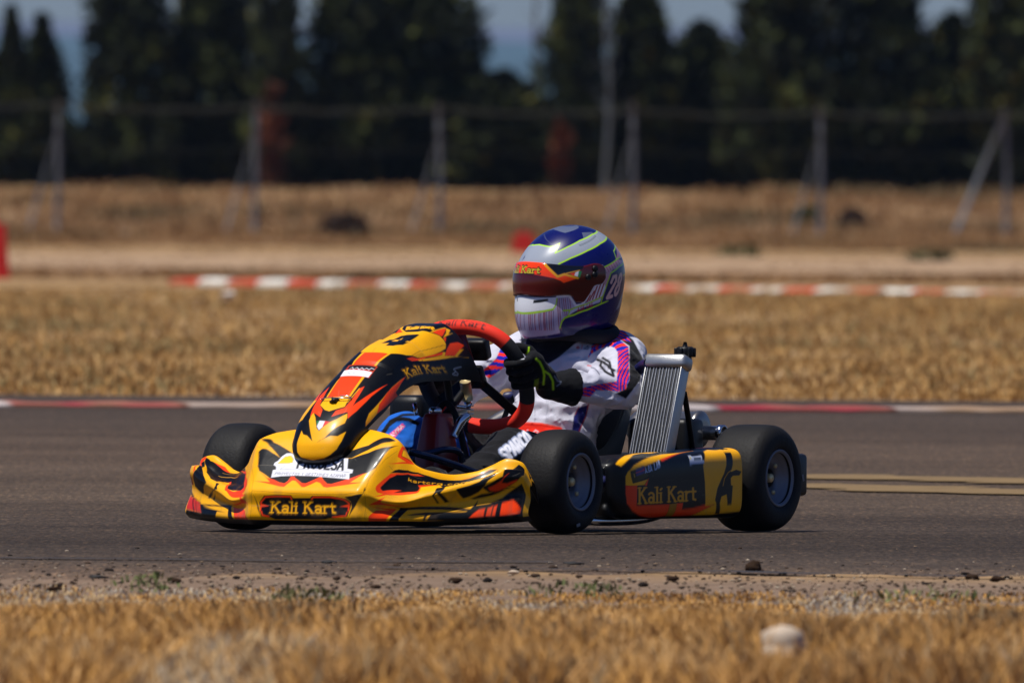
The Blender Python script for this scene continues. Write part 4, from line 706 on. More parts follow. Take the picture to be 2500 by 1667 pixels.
# asphalt with a broken near edge and a far edge under the kerb
xs = np.linspace(-60, 60, 1600)
near = 65.5 + .9 * vnoise(np.stack([xs * .9, xs * 0, xs * 0], 1), 3) + .55 * vnoise(np.stack([xs * 5, xs * 0, xs * 0], 1), 4)
f = np.linspace(0, 1, 30)[None]; Yg = near[:, None] * (1 - f) + 119.2 * f; Xg = np.repeat(xs[:, None], 30, 1)
Zg = np.full_like(Xg, .004); Zg[:, 0] = -.006
tag(mk('asphalt_track', np.stack([Xg, Yg, Zg], -1).reshape(-1, 3), gridfaces(len(xs), 30), asphalt_material()), kind='structure')

ylw = mat('road_yellow', (124, 102, 70), .9, var=.6, scale=9, spec=.2)
def strip(name, pts, w, z, m, thick=None):
    P = A(pts); P = catmull(np.arange(len(P)), P, np.linspace(0, len(P) - 1, 80)); T = np.gradient(P, axis=0); T /= np.linalg.norm(T, axis=1)[:, None]; Nn = np.stack([-T[:, 1], T[:, 0]], 1)
    j = 1 + .45 * vnoise(np.stack([P[:, 0] * 9, P[:, 1] * 3, P[:, 0] * 0], 1), 9)
    a = P + Nn * w / 2 * j[:, None]; b2 = P - Nn * w / 2 * j[:, None]
    V = np.concatenate([np.c_[a, np.full(len(a), z)], np.c_[b2, np.full(len(a), z)]]); n = len(P)
    Fq = np.array([[i, i + 1, n + i + 1, n + i] for i in range(n - 1)])
    return mk(name, V, Fq, m)
tag(strip('road_marking', [(.72, 89.1), (.82, 88.95), (.95, 88.7), (1.6, 87.7), (3.5, 84.5)], .75, .009, ylw), kind='structure')
tag(strip('road_marking', [(.72, 86.5), (.82, 86.3), (.95, 86.0), (1.6, 84.6), (3.5, 81.5)], .75, .009, ylw), kind='structure')
skid = mat('skid_rubber', (58, 55, 56), .8, var=.3, scale=12, spec=.2)
for k, (pp, w) in enumerate([([(-6, 69.6), (-1.2, 69.0), (-.5, 68.8), (.1, 68.9)], .10), ([(-.3, 67.75), (.1, 67.7), (.5, 67.5), (1.25, 66.9), (6, 64.9)], .09)]):
    tag(strip('skid_mark', pp, w, .008, skid), kind='structure')

# kerbs: concrete blocks painted red and white, each kerb one long thing of its own
def kerb(name, P0, P1, block, w, h, label, wear, first_red, cr, cw, gaps=()):
    P0, P1 = A(P0), A(P1); L = np.linalg.norm(P1 - P0); T = (P1 - P0) / L; Nn = A([-T[1], T[0]])
    n = int(L / .03); s = np.linspace(0, L, n)
    prof = A([[0, -.02], [0, h * .55], [w * .12, h * .9], [w * .3, h], [w, h * .9], [w, -.02]])
    V = np.stack([np.repeat((P0 + s[:, None] * T)[:, None, 0], 6, 1) + Nn[0] * prof[:, 0], np.repeat((P0 + s[:, None] * T)[:, None, 1], 6, 1) + Nn[1] * prof[:, 0], np.repeat(prof[None, :, 1], n, 0)], -1)
    S = np.repeat(s[:, None], 6, 1); nz = vnoise(np.stack([S * 9, V[..., 2] * 30, V[..., 1]], -1), 11); nz2 = vnoise(np.stack([S * 1.7, V[..., 2] * 8, V[..., 1] * 0], -1), 12)
    V[..., 2] += .006 * nz
    ph = (S / block + (0 if first_red else 1)) % 2; red = ph < 1
    edge = np.minimum(np.abs((S / block) % 1), 1 - (S / block) % 1) * block
    col = np.where(red[..., None], lin(cr), lin(cw)); dirt = np.clip(wear + .6 * nz + .7 * nz2, 0, .95)[..., None]
    col = col * (1 - dirt) + lin((150, 120, 90)) * dirt
    col = np.where((edge < .012)[..., None], col * .5, col)
    o = mk(name, V.reshape(-1, 3), gridfaces(n, 6), leaf_mat(name + '_paint', .85), col=col.reshape(-1, 3), smooth=False)
    return tag(o, label, 'kerb')
kerb('kerb', (-7.45, 112.65), (8, 113.9), .69, .9, .022, 'low worn red and white kerb along the far edge of the asphalt', .46, True, (146, 44, 56), (182, 172, 170))
kerb('kerb', (-2.78, 234.9), (14, 195.3), .62, .35, .058, 'raised kerb of alternating red and white blocks beyond the dry grass field', .28, True, (190, 62, 40), (226, 224, 214))

# ---------------------------------------------------------------- dry grass as real blades
def blades(n, xy, h, w, lean, cols, colj, zf=lambda x, y: 0 * x, per=10, spread=.06):
    """n tufts of 'per' tapering, bent blades (two quads each folded to tris at the tip)"""
    m = n * per; bx = np.repeat(xy[:, 0], per) + rng.normal(0, spread, m); by = np.repeat(xy[:, 1], per) + rng.normal(0, spread, m)
    hh = np.repeat(h, per) * rng.uniform(.45, 1.15, m); ang = rng.uniform(0, 2 * np.pi, m); ln = rng.uniform(.1, lean, m) * hh; face = rng.uniform(-.8, .8, m)
    z0 = zf(bx, by); dx, dy = np.cos(ang) * ln, np.sin(ang) * ln; wx, wy = np.cos(face) * w, np.sin(face) * w
    ww = rng.uniform(.6, 1.3, m)
    B0 = np.stack([bx - wx * ww, by - wy * ww, z0 - .01], 1); B1 = np.stack([bx + wx * ww, by + wy * ww, z0 - .01], 1)
    M0 = np.stack([bx - wx * ww * .8 + dx * .35, by - wy * ww * .8 + dy * .35, z0 + hh * .55], 1); M1 = np.stack([bx + wx * ww * .8 + dx * .35, by + wy * ww * .8 + dy * .35, z0 + hh * .55], 1)
    T0 = np.stack([bx + dx - wx * .15, by + dy, z0 + hh * .95], 1); T1 = np.stack([bx + dx + wx * .15, by + dy, z0 + hh * .95], 1)
    V = np.stack([B0, B1, M0, M1, T0, T1], 1).reshape(-1, 3); i = np.arange(m)[:, None] * 6
    Fq = np.concatenate([i + A([0, 1, 3, 2]).astype(int), i + A([2, 3, 5, 4]).astype(int)])
    pal = np.stack([lin(c) for c in cols]); pick = np.repeat(colj, per) + (rng.random(m) < .25) - (rng.random(m) < .25); pick = np.clip(pick, 0, len(cols) - 1)
    c = pal[pick] * rng.uniform(.88, 1.1, m)[:, None]; C6 = np.repeat(c, 6, 0)
    return V, Fq, C6
STRAW = [(204, 180, 148), (196, 166, 122), (190, 154, 102), (178, 138, 82), (164, 130, 84), (140, 122, 82)]
gm = leaf_mat('dry_grass', .85)
def field(name, n, y0, y1, xw, hfun, w, per, spread, seed, ns=1.2, cols=STRAW, lean=.7, near_fade=None):
    yy = rng.uniform(0, 1, n); y = y0 + (y1 - y0) * yy; x = rng.uniform(-1, 1, n) * xw(y)
    if name.startswith('side'):
        lim = np.where(y > 100, .030 * y + .4, .021 * y + .25); x = np.sign(x) * (lim + np.abs(x) * (1 - lim / xw(y)))
    nz = vnoise(np.stack([x * ns, y * .12 * ns, x * 0], 1), seed); nz2 = vnoise(np.stack([x * ns * 3, y * .3 * ns, x * 0], 1), seed + 1)
    keep = (nz2 > -.75) & ((rng.uniform(0, 1, n) < np.interp(y, [58, 61, 63.2, 64.4], [1, .55, .22, .08])) | (y > 70)) & ((y < 272) | (y > 350) | (rng.uniform(0, 1, n) < .12)); x, y, nz, nz2 = x[keep], y[keep], nz[keep], nz2[keep]
    h = hfun(x, y) * (1 + .5 * nz2 + .3 * nz); h = np.maximum(h, .012)
    cj = np.clip(np.round(2.4 + 2.4 * nz + 1.2 * nz2), 0, len(cols) - 1).astype(int)
    V, Fq, Cc = blades(len(x), np.stack([x, y], 1), h, w, lean, cols, cj, lambda a, b: terrain(b), per, spread)
    return tag(mk(name, V, Fq, gm, col=Cc, smooth=False), kind='stuff')
o = field('dry_grass', 21000, 119.6, 224, lambda y: .030 * y + .4, lambda x, y: np.interp(y, [119.6, 123, 190, 212, 222], [.03, .06, .09, .06, .02 ]) * np.where((y > 200) & (x < -.6) & (vnoise(np.stack([x * 2.2, x * 0, x * 0], 1), 91) > .35), 1.5, 1), .0085, 13, .28, 20, ns=2.2)
tag(o, 'dry straw coloured grass field between the two painted kerbs', 'grass')
o = field('far_dry_grass', 9000, 245, 503, lambda y: .028 * y + 1, lambda x, y: np.interp(y, [245, 262, 280, 345, 365, 410, 500], [.05, .03, .012, .012, .07, .10, .16]), .022, 9, .2, 30, ns=.5, cols=[(167, 138, 104), (159, 126, 91), (151, 117, 80), (139, 105, 69), (123, 97, 67), (104, 91, 64)])
tag(o, 'thin dry grass between the second kerb and the trees', 'grass')
o = field('side_dry_grass', 9000, 119.6, 224, lambda y: 0 * y + 22, lambda x, y: np.interp(y, [119.6, 123, 190, 212, 222], [.03, .06, .09, .06, .02 ]), .03, 12, .45, 21, ns=2.2)
tag(o, 'dry straw coloured grass carrying on to both sides of the field', 'grass')
NEAR = [(185, 173, 155), (200, 171, 128), (202, 158, 101), (194, 144, 77), (178, 133, 79), (135, 115, 86), (108, 94, 76)]
o = field('foreground_grass', 13000, 49, 64.4, lambda y: .021 * y + .25, lambda x, y: np.interp(y, [49, 55, 59, 61.5, 63, 64.4], [.09, .07, .04, .014, .006, .004]), .0032, 15, .04, 40, ns=4.2, cols=NEAR, lean=.8)
tag(o, 'blurred tawny dry grass in the foreground before the asphalt', 'grass')
o = field('side_foreground_grass', 7000, 49, 64.2, lambda y: 0 * y + 9, lambda x, y: np.interp(y, [49, 55, 59, 61.5, 63, 64.4], [.09, .07, .04, .014, .006, .004]), .012, 12, .12, 41, ns=1.6, cols=NEAR, lean=.8)
tag(o, 'tawny dry grass carrying on along the asphalt edge to both sides', 'grass')

# ---------------------------------------------------------------- loose stones, rubber crumbs, clods, plastic scraps
def lump(r, seed, flat=.6, n=10):
    u = np.linspace(0, np.pi, n); v = np.arange(12) / 12 * 2 * np.pi; U, W = np.meshgrid(u, v, indexing='ij')
    d = np.stack([np.sin(U) * np.cos(W), np.sin(U) * np.sin(W), np.cos(U)], -1); k = 1 + .45 * vnoise(d * 1.6 + seed * 3.1, seed) + .2 * vnoise(d * 4 + seed, seed + 5)
    P = d * (r * k)[..., None] * A([1, 1, flat]); return P.reshape(-1, 3), gridfaces(n, 12, False, True)
m_clod = mat('earth_clod', (52, 38, 28), .95, var=.3, scale=60, bump=.002, spec=.1); m_stone = mat('pale_stone', (188, 170, 150), .9, var=.15, scale=60, bump=.001, spec=.2); m_rub = mat('rubber_crumb', (26, 24, 24), .7, var=.2)
D = 2500 / 2352
def ground_at(u, v):
    """world point on the flat ground for a spot measured on the photo"""
    M3 = cam.matrix_world.to_3x3(); d = M3 @ mathutils.Vector(((u * D - 1250) / FPX, -(v * D - 833.5) / FPX, -1)); t = -CAM_H / d.z
    return A([d.x * t, d.y * t])
def solo(name, V, Fq, m, xy, label, cat, group=None, z=0, rotz=0.):
    o = mk(name, V, Fq, m); o.location = (xy[0], xy[1], z); o.rotation_euler = (0, 0, rotz); return tag(o, label, cat, group)
V, Fq = lump(.019, 3, .8); solo('earth_clod', V, Fq, m_clod, ground_at(1730, 1316), 'largest dark brown clod lying on the asphalt edge right of the kart front', 'clod', z=.012)
bits = [(755, 1297, 'flat dark flake on the asphalt below the kart nose', 'rub'), (1318, 1300, 'thin dark flake on the asphalt below the front wheel', 'rub'), (400, 1340, 'dark clod at the left of the asphalt edge', 'clod'), (2290, 1336, 'long dark clod at the far right of the asphalt edge', 'clod'),
        (1178, 1321, 'small pale stone on the asphalt edge below the kart', 'stone'), (1545, 1335, 'dark stone left of the largest clod', 'clod'), (120, 1360, 'dark brown clod at the far left beside the grass', 'clod'), (1045, 1340, 'dark clod below the kart nose near the grass', 'clod'), (225, 1331, 'flat dark scrap at the left of the asphalt edge', 'rub'), (2232, 1331, 'second dark clod from the right edge', 'clod')]
for k, (u, v, lb, ty) in enumerate(bits):
    r = {'rub': .011, 'clod': .012, 'stone': .009}[ty]; V, Fq = lump(r, 20 + k, .35 if ty == 'rub' else .6)
    V = V * A([1.9 if ty == 'rub' else 1.3, 1.2, 1]); solo({'rub': 'rubber_scrap', 'clod': 'earth_clod', 'stone': 'stone'}[ty], V, Fq, {'rub': m_rub, 'clod': m_clod, 'stone': m_stone}[ty], ground_at(u, v), lb, {'rub': 'scrap', 'clod': 'clod', 'stone': 'stone'}[ty], z=.007)
parts = []
for k in range(1900):
    y = 64.0 + abs(rng.normal(0, 2.5)); x = rng.uniform(-1, 1) * (.021 * y + .2); y = min(y, 74)
    big = k < 75; y = 63.8 + rng.random() ** 1.6 * 4.5 if big else y; V, Fq = lump(rng.uniform(.003, .010) if big else rng.uniform(.0012, .0045), 50 + k % 40, .6, 6 if big else 5); c = [(50, 38, 30), (42, 34, 30), (70, 54, 42), (60, 46, 36), (36, 30, 28)][rng.integers(0, 5)] if big else [(60, 46, 36), (104, 88, 76), (166, 150, 130), (130, 110, 90), (38, 32, 30)][rng.integers(0, 5)]
    V = V @ rot('Z', rng.uniform(0, 360)).T * A([1.3, 1, 1]); parts.append((V + A([x, y, .005]), Fq, np.tile(lin(c), (len(V), 1))))
V, Fq, Cc = join(parts); tag(mk('gravel', V, Fq, leaf_mat('gravel_stone', .9), col=Cc), 'scattered small gravel and rubber crumbs along the asphalt edge', 'gravel', kind='stuff')
white = mat('white_scrap', (226, 216, 204), .8, var=.1)
V, Fq = lump(.047, 75, .74); solo('stone', V * A([1.15, 1, 1]), Fq, m_stone, ground_at(1795, 1584) , 'large pale stone blurred in the foreground grass at the right', 'stone', z=.072)
V, Fq = lump(.024, 72, .7); solo('stone', V, Fq, m_stone, ground_at(1930, 1580), 'small pale stone below the large one in the foreground grass', 'stone', z=.03)
V, Fq = lump(.055, 73, .7); solo('stone', V, Fq, white, ground_at(525, 716), 'whitish stone in the dry grass field left of the driver', 'stone', z=.10)
V, Fq = lump(.07, 74, .5); solo('stone', V, Fq, white, ground_at(283, 545), 'pale stone at the foot of the fence on the left', 'stone', z=.05)

# ---------------------------------------------------------------- red plastic track markers
red_pl = mat('red_plastic', (190, 26, 16), .5, var=.1)
def marker(xy, w, h, label):
    r = tag(bpy.data.objects.new('track_barrier', None), label, 'barrier'); scene.collection.objects.link(r); r.location = (xy[0], xy[1], 0)
    n = 20; prof = [(-w/2, 0), (-w/2, h*.12), (-w*.46, h*.22), (-w*.42, h*.6), (-w*.38, h*.95), (-w*.34, h), (w*.34, h), (w*.38, h*.95), (w*.42, h*.6), (w*.46, h*.22), (w/2, h*.12), (w/2, 0)]
    P = A(prof); dps = [-w*.3, -w*.27, w*.27, w*.3]; V = np.concatenate([np.c_[P[:, 0] * (.94 if abs(d) > w*.28 else 1), np.full(len(P), d), P[:, 1]] for d in dps])
    Fq = gridfaces(4, len(P)); m = len(P); c0 = [[i, i+1, m-2-i, m-1-i] for i in range(m//2 - 1)]; Fq = np.concatenate([Fq, np.array(c0), np.array(c0)[:, ::-1] + 3*m])
    mk('barrier_body', V, Fq, red_pl, r, smooth=False)
    V, Fq = tube([(-w*.1, 0, h*1.0), (-w*.08, 0, h*1.06), (w*.08, 0, h*1.06), (w*.1, 0, h*1.0)], .012); mk('handle', V, Fq, red_pl, r)
marker(hxy if False else (-4.40, 245.8), .30, .46, 'tall red plastic barrier cut off by the left edge of the photo')
marker((.13, 336), .29, .22, 'red plastic barrier half hidden behind the driver helmet')

# ---------------------------------------------------------------- post and wire fence
fm = mat('weathered_post', (104, 108, 114), .8, var=.2, scale=8); wm = mat('fence_wire', (96, 98, 84), .6, var=.2, metal=.3)
fence = tag(bpy.data.objects.new('wire_fence', None), 'post and wire fence with slanting braces in front of the trees', 'fence'); scene.collection.objects.link(fence)
fx = [130, 583, 1008, 1452, 1882, 2308]; posts = []
def fy(k): return 410 + 4.6 * min(max(k, -3), 8)
px_x = lambda u, y: (u * D - 1250) / FPX * y
for k in range(-9, 15):
    u = np.interp(k, range(6), fx) if 0 <= k <= 5 else (fx[0] + 446 * k if k < 0 else fx[5] + 430 * (k - 5)); y = fy(k); posts.append((px_x(u, y), y))
for k, (x, y) in enumerate(posts):
    hgt = 1.93 + .05 * rng.normal() * .5
    V, Fq = tube([(x, y, -.1), (x + .01, y, hgt * .5), (x + .02 * rng.normal(), y, hgt)], .040, 10, sub=3); mk('fence_post', V, Fq, fm, fence)
    big = (k == 14)
    dxb = -.78 if big else -.42
    V, Fq = tube([(x - .0, y - .05, hgt * (.97 if big else .8)), (x + dxb, y - .35, 0)], .036 if big else .014, 8, sub=1); mk('fence_brace', V, Fq, fm, fence)
for zz, r in ((1.84, .010), (1.8, .006), (1.25, .003), (.7, .003), (.2, .003)):
    pth = []
    for k in range(len(posts) - 1):
        a, b2 = A(posts[k]), A(posts[k + 1])
        for t in np.linspace(0, 1, 8, endpoint=False): q = a * (1 - t) + b2 * t; pth.append((q[0], q[1] - .04, zz - .05 * math.sin(t * math.pi) + .01 * rng.normal()))
    V, Fq = tube(pth, r, 6, sub=1); mk('fence_wire', V, Fq, wm, fence)

# ---------------------------------------------------------------- trees
tree_m = leaf_mat('tree_leaf', .8); bark = mat('tree_bark', (88, 74, 60), .95, var=.3, scale=6, spec=.1)
DK = [(20, 24, 13), (32, 37, 18), (46, 53, 22), (64, 70, 28), (98, 94, 42)]
def crown(n, H, radius, base, cols, size, seed, lump_s=1.1, limbs=None):
    """many small leaf clumps spread through the crown volume, uneven outline, gaps between the clumps"""
    r = np.random.default_rng(seed); out = []
    z = base + (H - base) * r.beta(1.15, 1.25, n * 2); a = r.uniform(0, 2 * np.pi, n * 2)
    R = radius((z - base) / (H - base)); nz = vnoise(np.stack([np.cos(a) * lump_s, np.sin(a) * lump_s, z * lump_s], 1), seed)
    nz2 = vnoise(np.stack([np.cos(a) * 3.3, np.sin(a) * 3.3, z * 3.3], 1), seed + 1)
    Rr = R * (1 + .36 * nz + .24 * nz2); rad = Rr * np.sqrt(r.uniform(.08, 1, n * 2)); keep = (nz2 > -.55) | (r.uniform(size=n * 2) < .35)
    idx = np.nonzero(keep)[0][:n]; z, a, rad = z[idx], a[idx], rad[idx]; m = len(z)
    c = np.stack([np.cos(a) * rad, np.sin(a) * rad, z], 1)
    d1 = r.normal(size=(m, 3)); d1 /= np.linalg.norm(d1, axis=1)[:, None]; d2 = np.cross(d1, r.normal(size=(m, 3))); d2 /= np.linalg.norm(d2, axis=1)[:, None]
    d1[:, 2] = np.abs(d1[:, 2]) + .5
    s = size * r.uniform(.6, 1.4, m)[:, None]
    V = np.stack([c, c + d1 * s * .5 + d2 * s * .4, c + d1 * s * 1.15, c + d1 * s * .5 - d2 * s * .4], 1).reshape(-1, 3)
    Fq = (np.arange(m)[:, None] * 4 + np.arange(4)); pal = np.stack([lin(x) for x in cols])
    pk = np.clip(np.round((len(cols) - 1) * (.38 + .55 * vnoise(c * 2.6, seed + 3) + .12 * r.normal(size=m))), 0, len(cols) - 1).astype(int)
    return V, Fq, np.repeat(pal[pk] * r.uniform(.8, 1.15, m)[:, None], 4, 0)
cyp = lambda t: .98 * np.interp(t, [0, .05, .2, .45, .7, .88, 1], [.55, .85, 1, .97, .72, .38, .04])
cone = lambda t: np.interp(t, [0, .06, .25, .6, 1], [.6, .95, 1, .58, .04])
bush = lambda t: np.interp(t, [0, .1, .4, .7, .9, 1], [.5, .9, 1, .85, .5, .1])
protos = {}
def tree(kind, x, y, H, W, label, group='trees behind the wire fence', seed=0, cols=DK, name='cypress_tree', n=6500, cat='tree'):
    key = (kind, seed)
    if key not in protos:
        rf = {'cyp': cyp, 'cone': cone, 'bush': bush}[kind]
        protos[key] = (crown(n, 1.0 * 6, lambda t: rf(t) * .86, .12, cols, .15, 100 + seed), tube([(0, 0, -.3), (.02, 0, 1.5), (-.02, .02, 3.2), (0, 0, 5.2)], [.13, .1, .07, .02], 10))
        (V, Fq, Cc), (TV, TF) = protos[key]
        limb = [tube([(0, 0, z), (.35 * math.cos(a), .35 * math.sin(a), z + .35), (.6 * math.cos(a), .6 * math.sin(a), z + .8)], [.035, .02, .008], 6, sub=2) for z, a in zip(np.linspace(.4, 4.4, 12), np.arange(12) * 2.4)]
        TV, TF, _ = join([(TV, TF)] + limb)
        r0 = bpy.data.objects.new(name, None); c0 = mk('crown', V, Fq, tree_m, r0, col=Cc, smooth=False); t0 = mk('trunk', TV, TF, bark, r0); protos[key] = (r0, c0, t0); r = r0
    else:
        r0, c0, t0 = protos[key]; r = r0.copy(); r.name = name; c = c0.copy(); c.parent = r; scene.collection.objects.link(c); t = t0.copy(); t.parent = r; scene.collection.objects.link(t)
    scene.collection.objects.link(r)
    r.location = (x, y, float(terrain(y)) - .05); r.scale = (W / 1.6, W / 1.6, H / 6); r.rotation_euler = (0, 0, random.uniform(0, 6.28))
    for k in ('label', 'category', 'group'):
        if k in r: del r[k]
    return tag(r, label, cat, group)
Yt = 506
def tx(u, y=Yt): return (u * D - 1250) / FPX * y
def th(vtop, y=Yt):      # height whose top reads at photo row vtop
    return CAM_H + (420 - vtop * D) / FPX * y - float(terrain(y)) + .05
TREES = [('cone', 22, 30, 130, 'small dark conifer at the left edge of the photo', 1), ('cone', 92, 48, 150, 'pointed dark conifer second from the left edge', 2),
 ('cyp', 292, -260, 190, 'tall straight cypress right of the gap on the left', 1), ('cyp', 478, -240, 178, 'tall cypress second right of the gap on the left', 2),
 ('cyp', 630, -280, 110, 'slender cypress left of the broad leafy tree', 3), ('bush', 800, -120, 190, 'broad dark tree at the left of the widest pair', 1), ('bush', 965, -75, 250, 'widest dark leafy tree, with its right branch against the sky', 2),
 ('bush', 1150, 165, 200, 'low dark bushy tree under the patch of open sky', 3), ('cyp', 1318, -260, 130, 'cypress just left of the thin pale gap', 1), ('cyp', 1470, -70, 170, 'cypress just right of the thin pale gap', 2),
 ('bush', 1610, 55, 190, 'low loose tree with a ragged top right of the driver', 1), ('cone', 1790, -330, 230, 'tall cypress above the radiator', 3), ('cyp', 2010, -250, 235, 'thick tall cypress third from the right edge', 1),
 ('bush', 2185, 30, 170, 'low tree with a pointed top between two tall ones near the right', 3), ('bush', 2330, -220, 210, 'tall round dark tree at the right edge of the photo', 2)]
for k, (kd, u, vt, wpx, lb, sdd) in enumerate(TREES):
    y = Yt + (k * 37 % 7) * .5
    tree(kd, tx(u, y), y, th(vt, y), wpx * 1.12 * D / FPX * y, lb, seed=sdd, name={'cyp': 'cypress_tree', 'cone': 'conifer_tree', 'bush': 'leafy_tree'}[kd])
# second row filling the lower half, and trees a little outside the frame
LOWL = ['closing the foot of the gap on the left', 'at the far left behind the small conifers', 'behind the straight cypress right of the left gap', 'between the first two tall cypresses', 'between the second and the slender cypress', 'behind the rusty shrub on the left', 'behind the broad dark tree', 'behind the widest leafy tree', 'under the leafless brown tree', 'at the foot of the thin pale trunk', 'behind the ragged topped tree', 'left of the tall cypress above the radiator', 'under the narrow wedge of sky on the right', 'behind the thick cypress near the right', 'behind the round tree at the right edge']
lows = [(188, 300), (-60, 120), (330, 240), (420, 235), (560, 200), (700, 230), (900, 120), (1060, 150), (1240, 230), (1345, 330), (1550, 130), (1700, 150), (1900, 160), (2100, 130), (2260, 60)]
for k, (u, vt) in enumerate(lows):
    y = 512 + (k % 3); tree('bush', tx(u, y), y, th(vt, y), .78 * 1.9, 'low dark undergrowth tree ' + LOWL[k], 'undergrowth trees behind the front row', seed=k % 3 + 1, name='leafy_tree')
ORD = ['first', 'second', 'third', 'fourth', 'fifth', 'sixth', 'seventh', 'eighth', 'ninth', 'tenth', 'eleventh', 'twelfth', 'thirteenth', 'fourteenth', 'fifteenth', 'sixteenth', 'seventeenth', 'eighteenth', 'nineteenth', 'twentieth']
for k, u in enumerate([-180 - 165 * j for j in range(20)] + [2480 + 165 * j for j in range(20)]):
    y = 507; tree(['cyp', 'bush', 'cyp', 'cone'][k % 4], tx(u, y), y, 4.5 + .3 * (k % 3), 1.75, 'tall dark tree outside the photo, ' + ORD[k % 20] + (' beyond the left edge' if u < 0 else ' beyond the right edge'), 'trees beyond the edges of the photo', seed=k % 3 + 1, name='cypress_tree')
RUST = [(62, 40, 28), (96, 50, 30), (110, 62, 38), (44, 34, 26)]
for (u, vb, hh, w, lb) in ((622, 415, 1.75, .42, 'rusty brown dead shrub left of the broad leafy tree'), (1285, 360, 1.1, .3, 'rusty brown dead shrub behind the driver')):
    y = 503; V, Fq, Cc = crown(500, hh, lambda t: w * .55 * (.5 + .5 * np.sin(t * 11) ** 2) * bush(t), .1, RUST, .12, 300 + u); r = bpy.data.objects.new('dead_shrub', None); scene.collection.objects.link(r)
    mk('foliage', V, Fq, tree_m, r, col=Cc, smooth=False); V, Fq = tube([(0, 0, -.1), (.02, 0, hh * .5), (0, .02, hh * .9)], [.03, .02, .005], 8); mk('stem', V, Fq, bark, r); r.location = (tx(u, y), y, float(terrain(y)) - .03); tag(r, lb, 'shrub')
# bare pale trunk in the gap and a leafless tree against the sky
pale = mat('pale_bark', (92, 98, 104), .9, var=.2, scale=5)
def bare(u, y, H, r0, m, lb):
    r = bpy.data.objects.new('bare_tree', None); scene.collection.objects.link(r); r.location = (tx(u, y), y, float(terrain(y)) - .05)
    V, Fq = tube([(-.05, 0, 0), (.03, 0, H * .3), (-.02, 0, H * .6), (.02, 0, H)], [r0, r0 * .85, r0 * .6, r0 * .2], 10); mk('trunk', V, Fq, m, r)
    br = []
    for k in range(16):
        z = H * (.25 + .7 * k / 16); a = k * 2.4; L = .45 * (1 - k / 22); br.append(tube([(0, 0, z), (L * .5 * math.cos(a), L * .5 * math.sin(a), z + L * .5), (L * math.cos(a) * .8, L * math.sin(a) * .8, z + L * 1.1)], [r0 * .25, r0 * .15, .004], 6, sub=2))
    V, Fq, _ = join(br); mk('branches', V, Fq, m, r); tag(r, lb, 'tree')
bare(1392, 504, 5.0, .045, pale, 'thin pale bare trunk rising in the gap right of the helmet'); bare(1228, 509, 4.6, .05, bark, 'leafless brown tree against the sky above the driver')
# dry shrubs in front of the fence
def shrub(u, v, w, h, cols, lb, nn=900):
    g = ground_at(u, v); V, Fq, Cc = crown(nn, h, lambda t: w * .5 * bush(t), .0, cols, .06, 400 + int(u)); r = bpy.data.objects.new('low_shrub', None); scene.collection.objects.link(r)
    mk('foliage', V, Fq, tree_m, r, col=Cc, smooth=False); V, Fq = tube([(0, 0, -.05), (.01, 0, h * .4), (0, .01, h * .8)], [.012, .01, .004], 8); mk('stem', V, Fq, bark, r); r.location = (g[0], g[1], float(terrain(g[1])) - .02); tag(r, lb, 'shrub')
BR = [(62, 48, 42), (76, 60, 50), (52, 42, 38)]; GR = [(64, 66, 40), (78, 80, 48), (58, 58, 38)]
shrub(797, 549, .66, .34, BR, 'round dark brown shrub left of the helmet before the fence'); shrub(1957, 538, .42, .34, BR, 'dark brown shrub between the two right hand fence posts'); shrub(1855, 534, .5, .22, GR, 'low greenish shrub at the foot of the fourth fence post')
shrub(1700, 590, .6, .1, GR, 'flat greenish tuft beyond the kerb right of the driver', 120); shrub(2140, 600, .7, .08, GR, 'flat greenish tuft beyond the kerb at the far right', 120)

WG = [(96, 104, 62), (112, 112, 70), (128, 120, 80)]
wd = []
for u, v, w, h in ((345, 1362, .16, .035), (1330, 1376, .26, .03), (2120, 1392, .34, .035), (700, 1385, .2, .025)):
    g = ground_at(u, v); V, Fq, Cc = crown(90, h, lambda t: w * .5 * bush(t), .0, WG, .011, 500 + u); wd.append((V + A([g[0], g[1], 0]), Fq, Cc))
V, Fq, Cc = join(wd); tag(mk('weeds', V, Fq, tree_m, col=Cc, smooth=False), 'sparse greenish weeds along the asphalt edge', 'weeds', kind='stuff')

# ---------------------------------------------------------------- distant hills and haze
hm = mat('haze_tinted_scrub', (70, 92, 108), .95, var=.25, scale=.004, spec=.1)  # blue of the haze mixed into the scrub colour
def hillz(X, Y): return np.interp(Y, [880, 1200, 2200, 3000, 3400], [.7, 2.5, 9.5, 14.5, 10]) + .6 * vnoise(np.stack([X * .01, Y * .004, X * 0], -1), 60)
sheet('hills', np.linspace(-700, 700, 90), np.linspace(880, 3400, 70), hillz, hm)
sheet('distant_hills', np.linspace(-1500, 1500, 120), np.linspace(3500, 5500, 12), lambda X, Y: np.interp(Y, [3500, 4600, 5500], [8, 25, 18]) * (1 + .07 * vnoise(np.stack([X * .006, Y * 0, X * 0], -1), 61)), mat('haze_tinted_far_scrub', (92, 102, 124), .95, var=.2, scale=.003, spec=.1))  # far ridge colour also carries the haze blue
hz = mk('haze', *boxV((0, 2700, 15), (3400, 5900, 34), bev=.01)); tag(hz, 'pale even haze fading the distant hills', 'haze', kind='stuff')
mh, nt, b = nodes('haze_air'); nt.nodes.remove(b); pv = nt.nodes.new('ShaderNodeVolumePrincipled'); pv.inputs['Color'].default_value = (.42, .62, .95, 1); pv.inputs['Density'].default_value = .000028; pv.inputs['Anisotropy'].default_value = .0
nt.links.new(pv.outputs[0], nt.nodes['Material Output'].inputs['Volume']); hz.data.materials.append(mh)
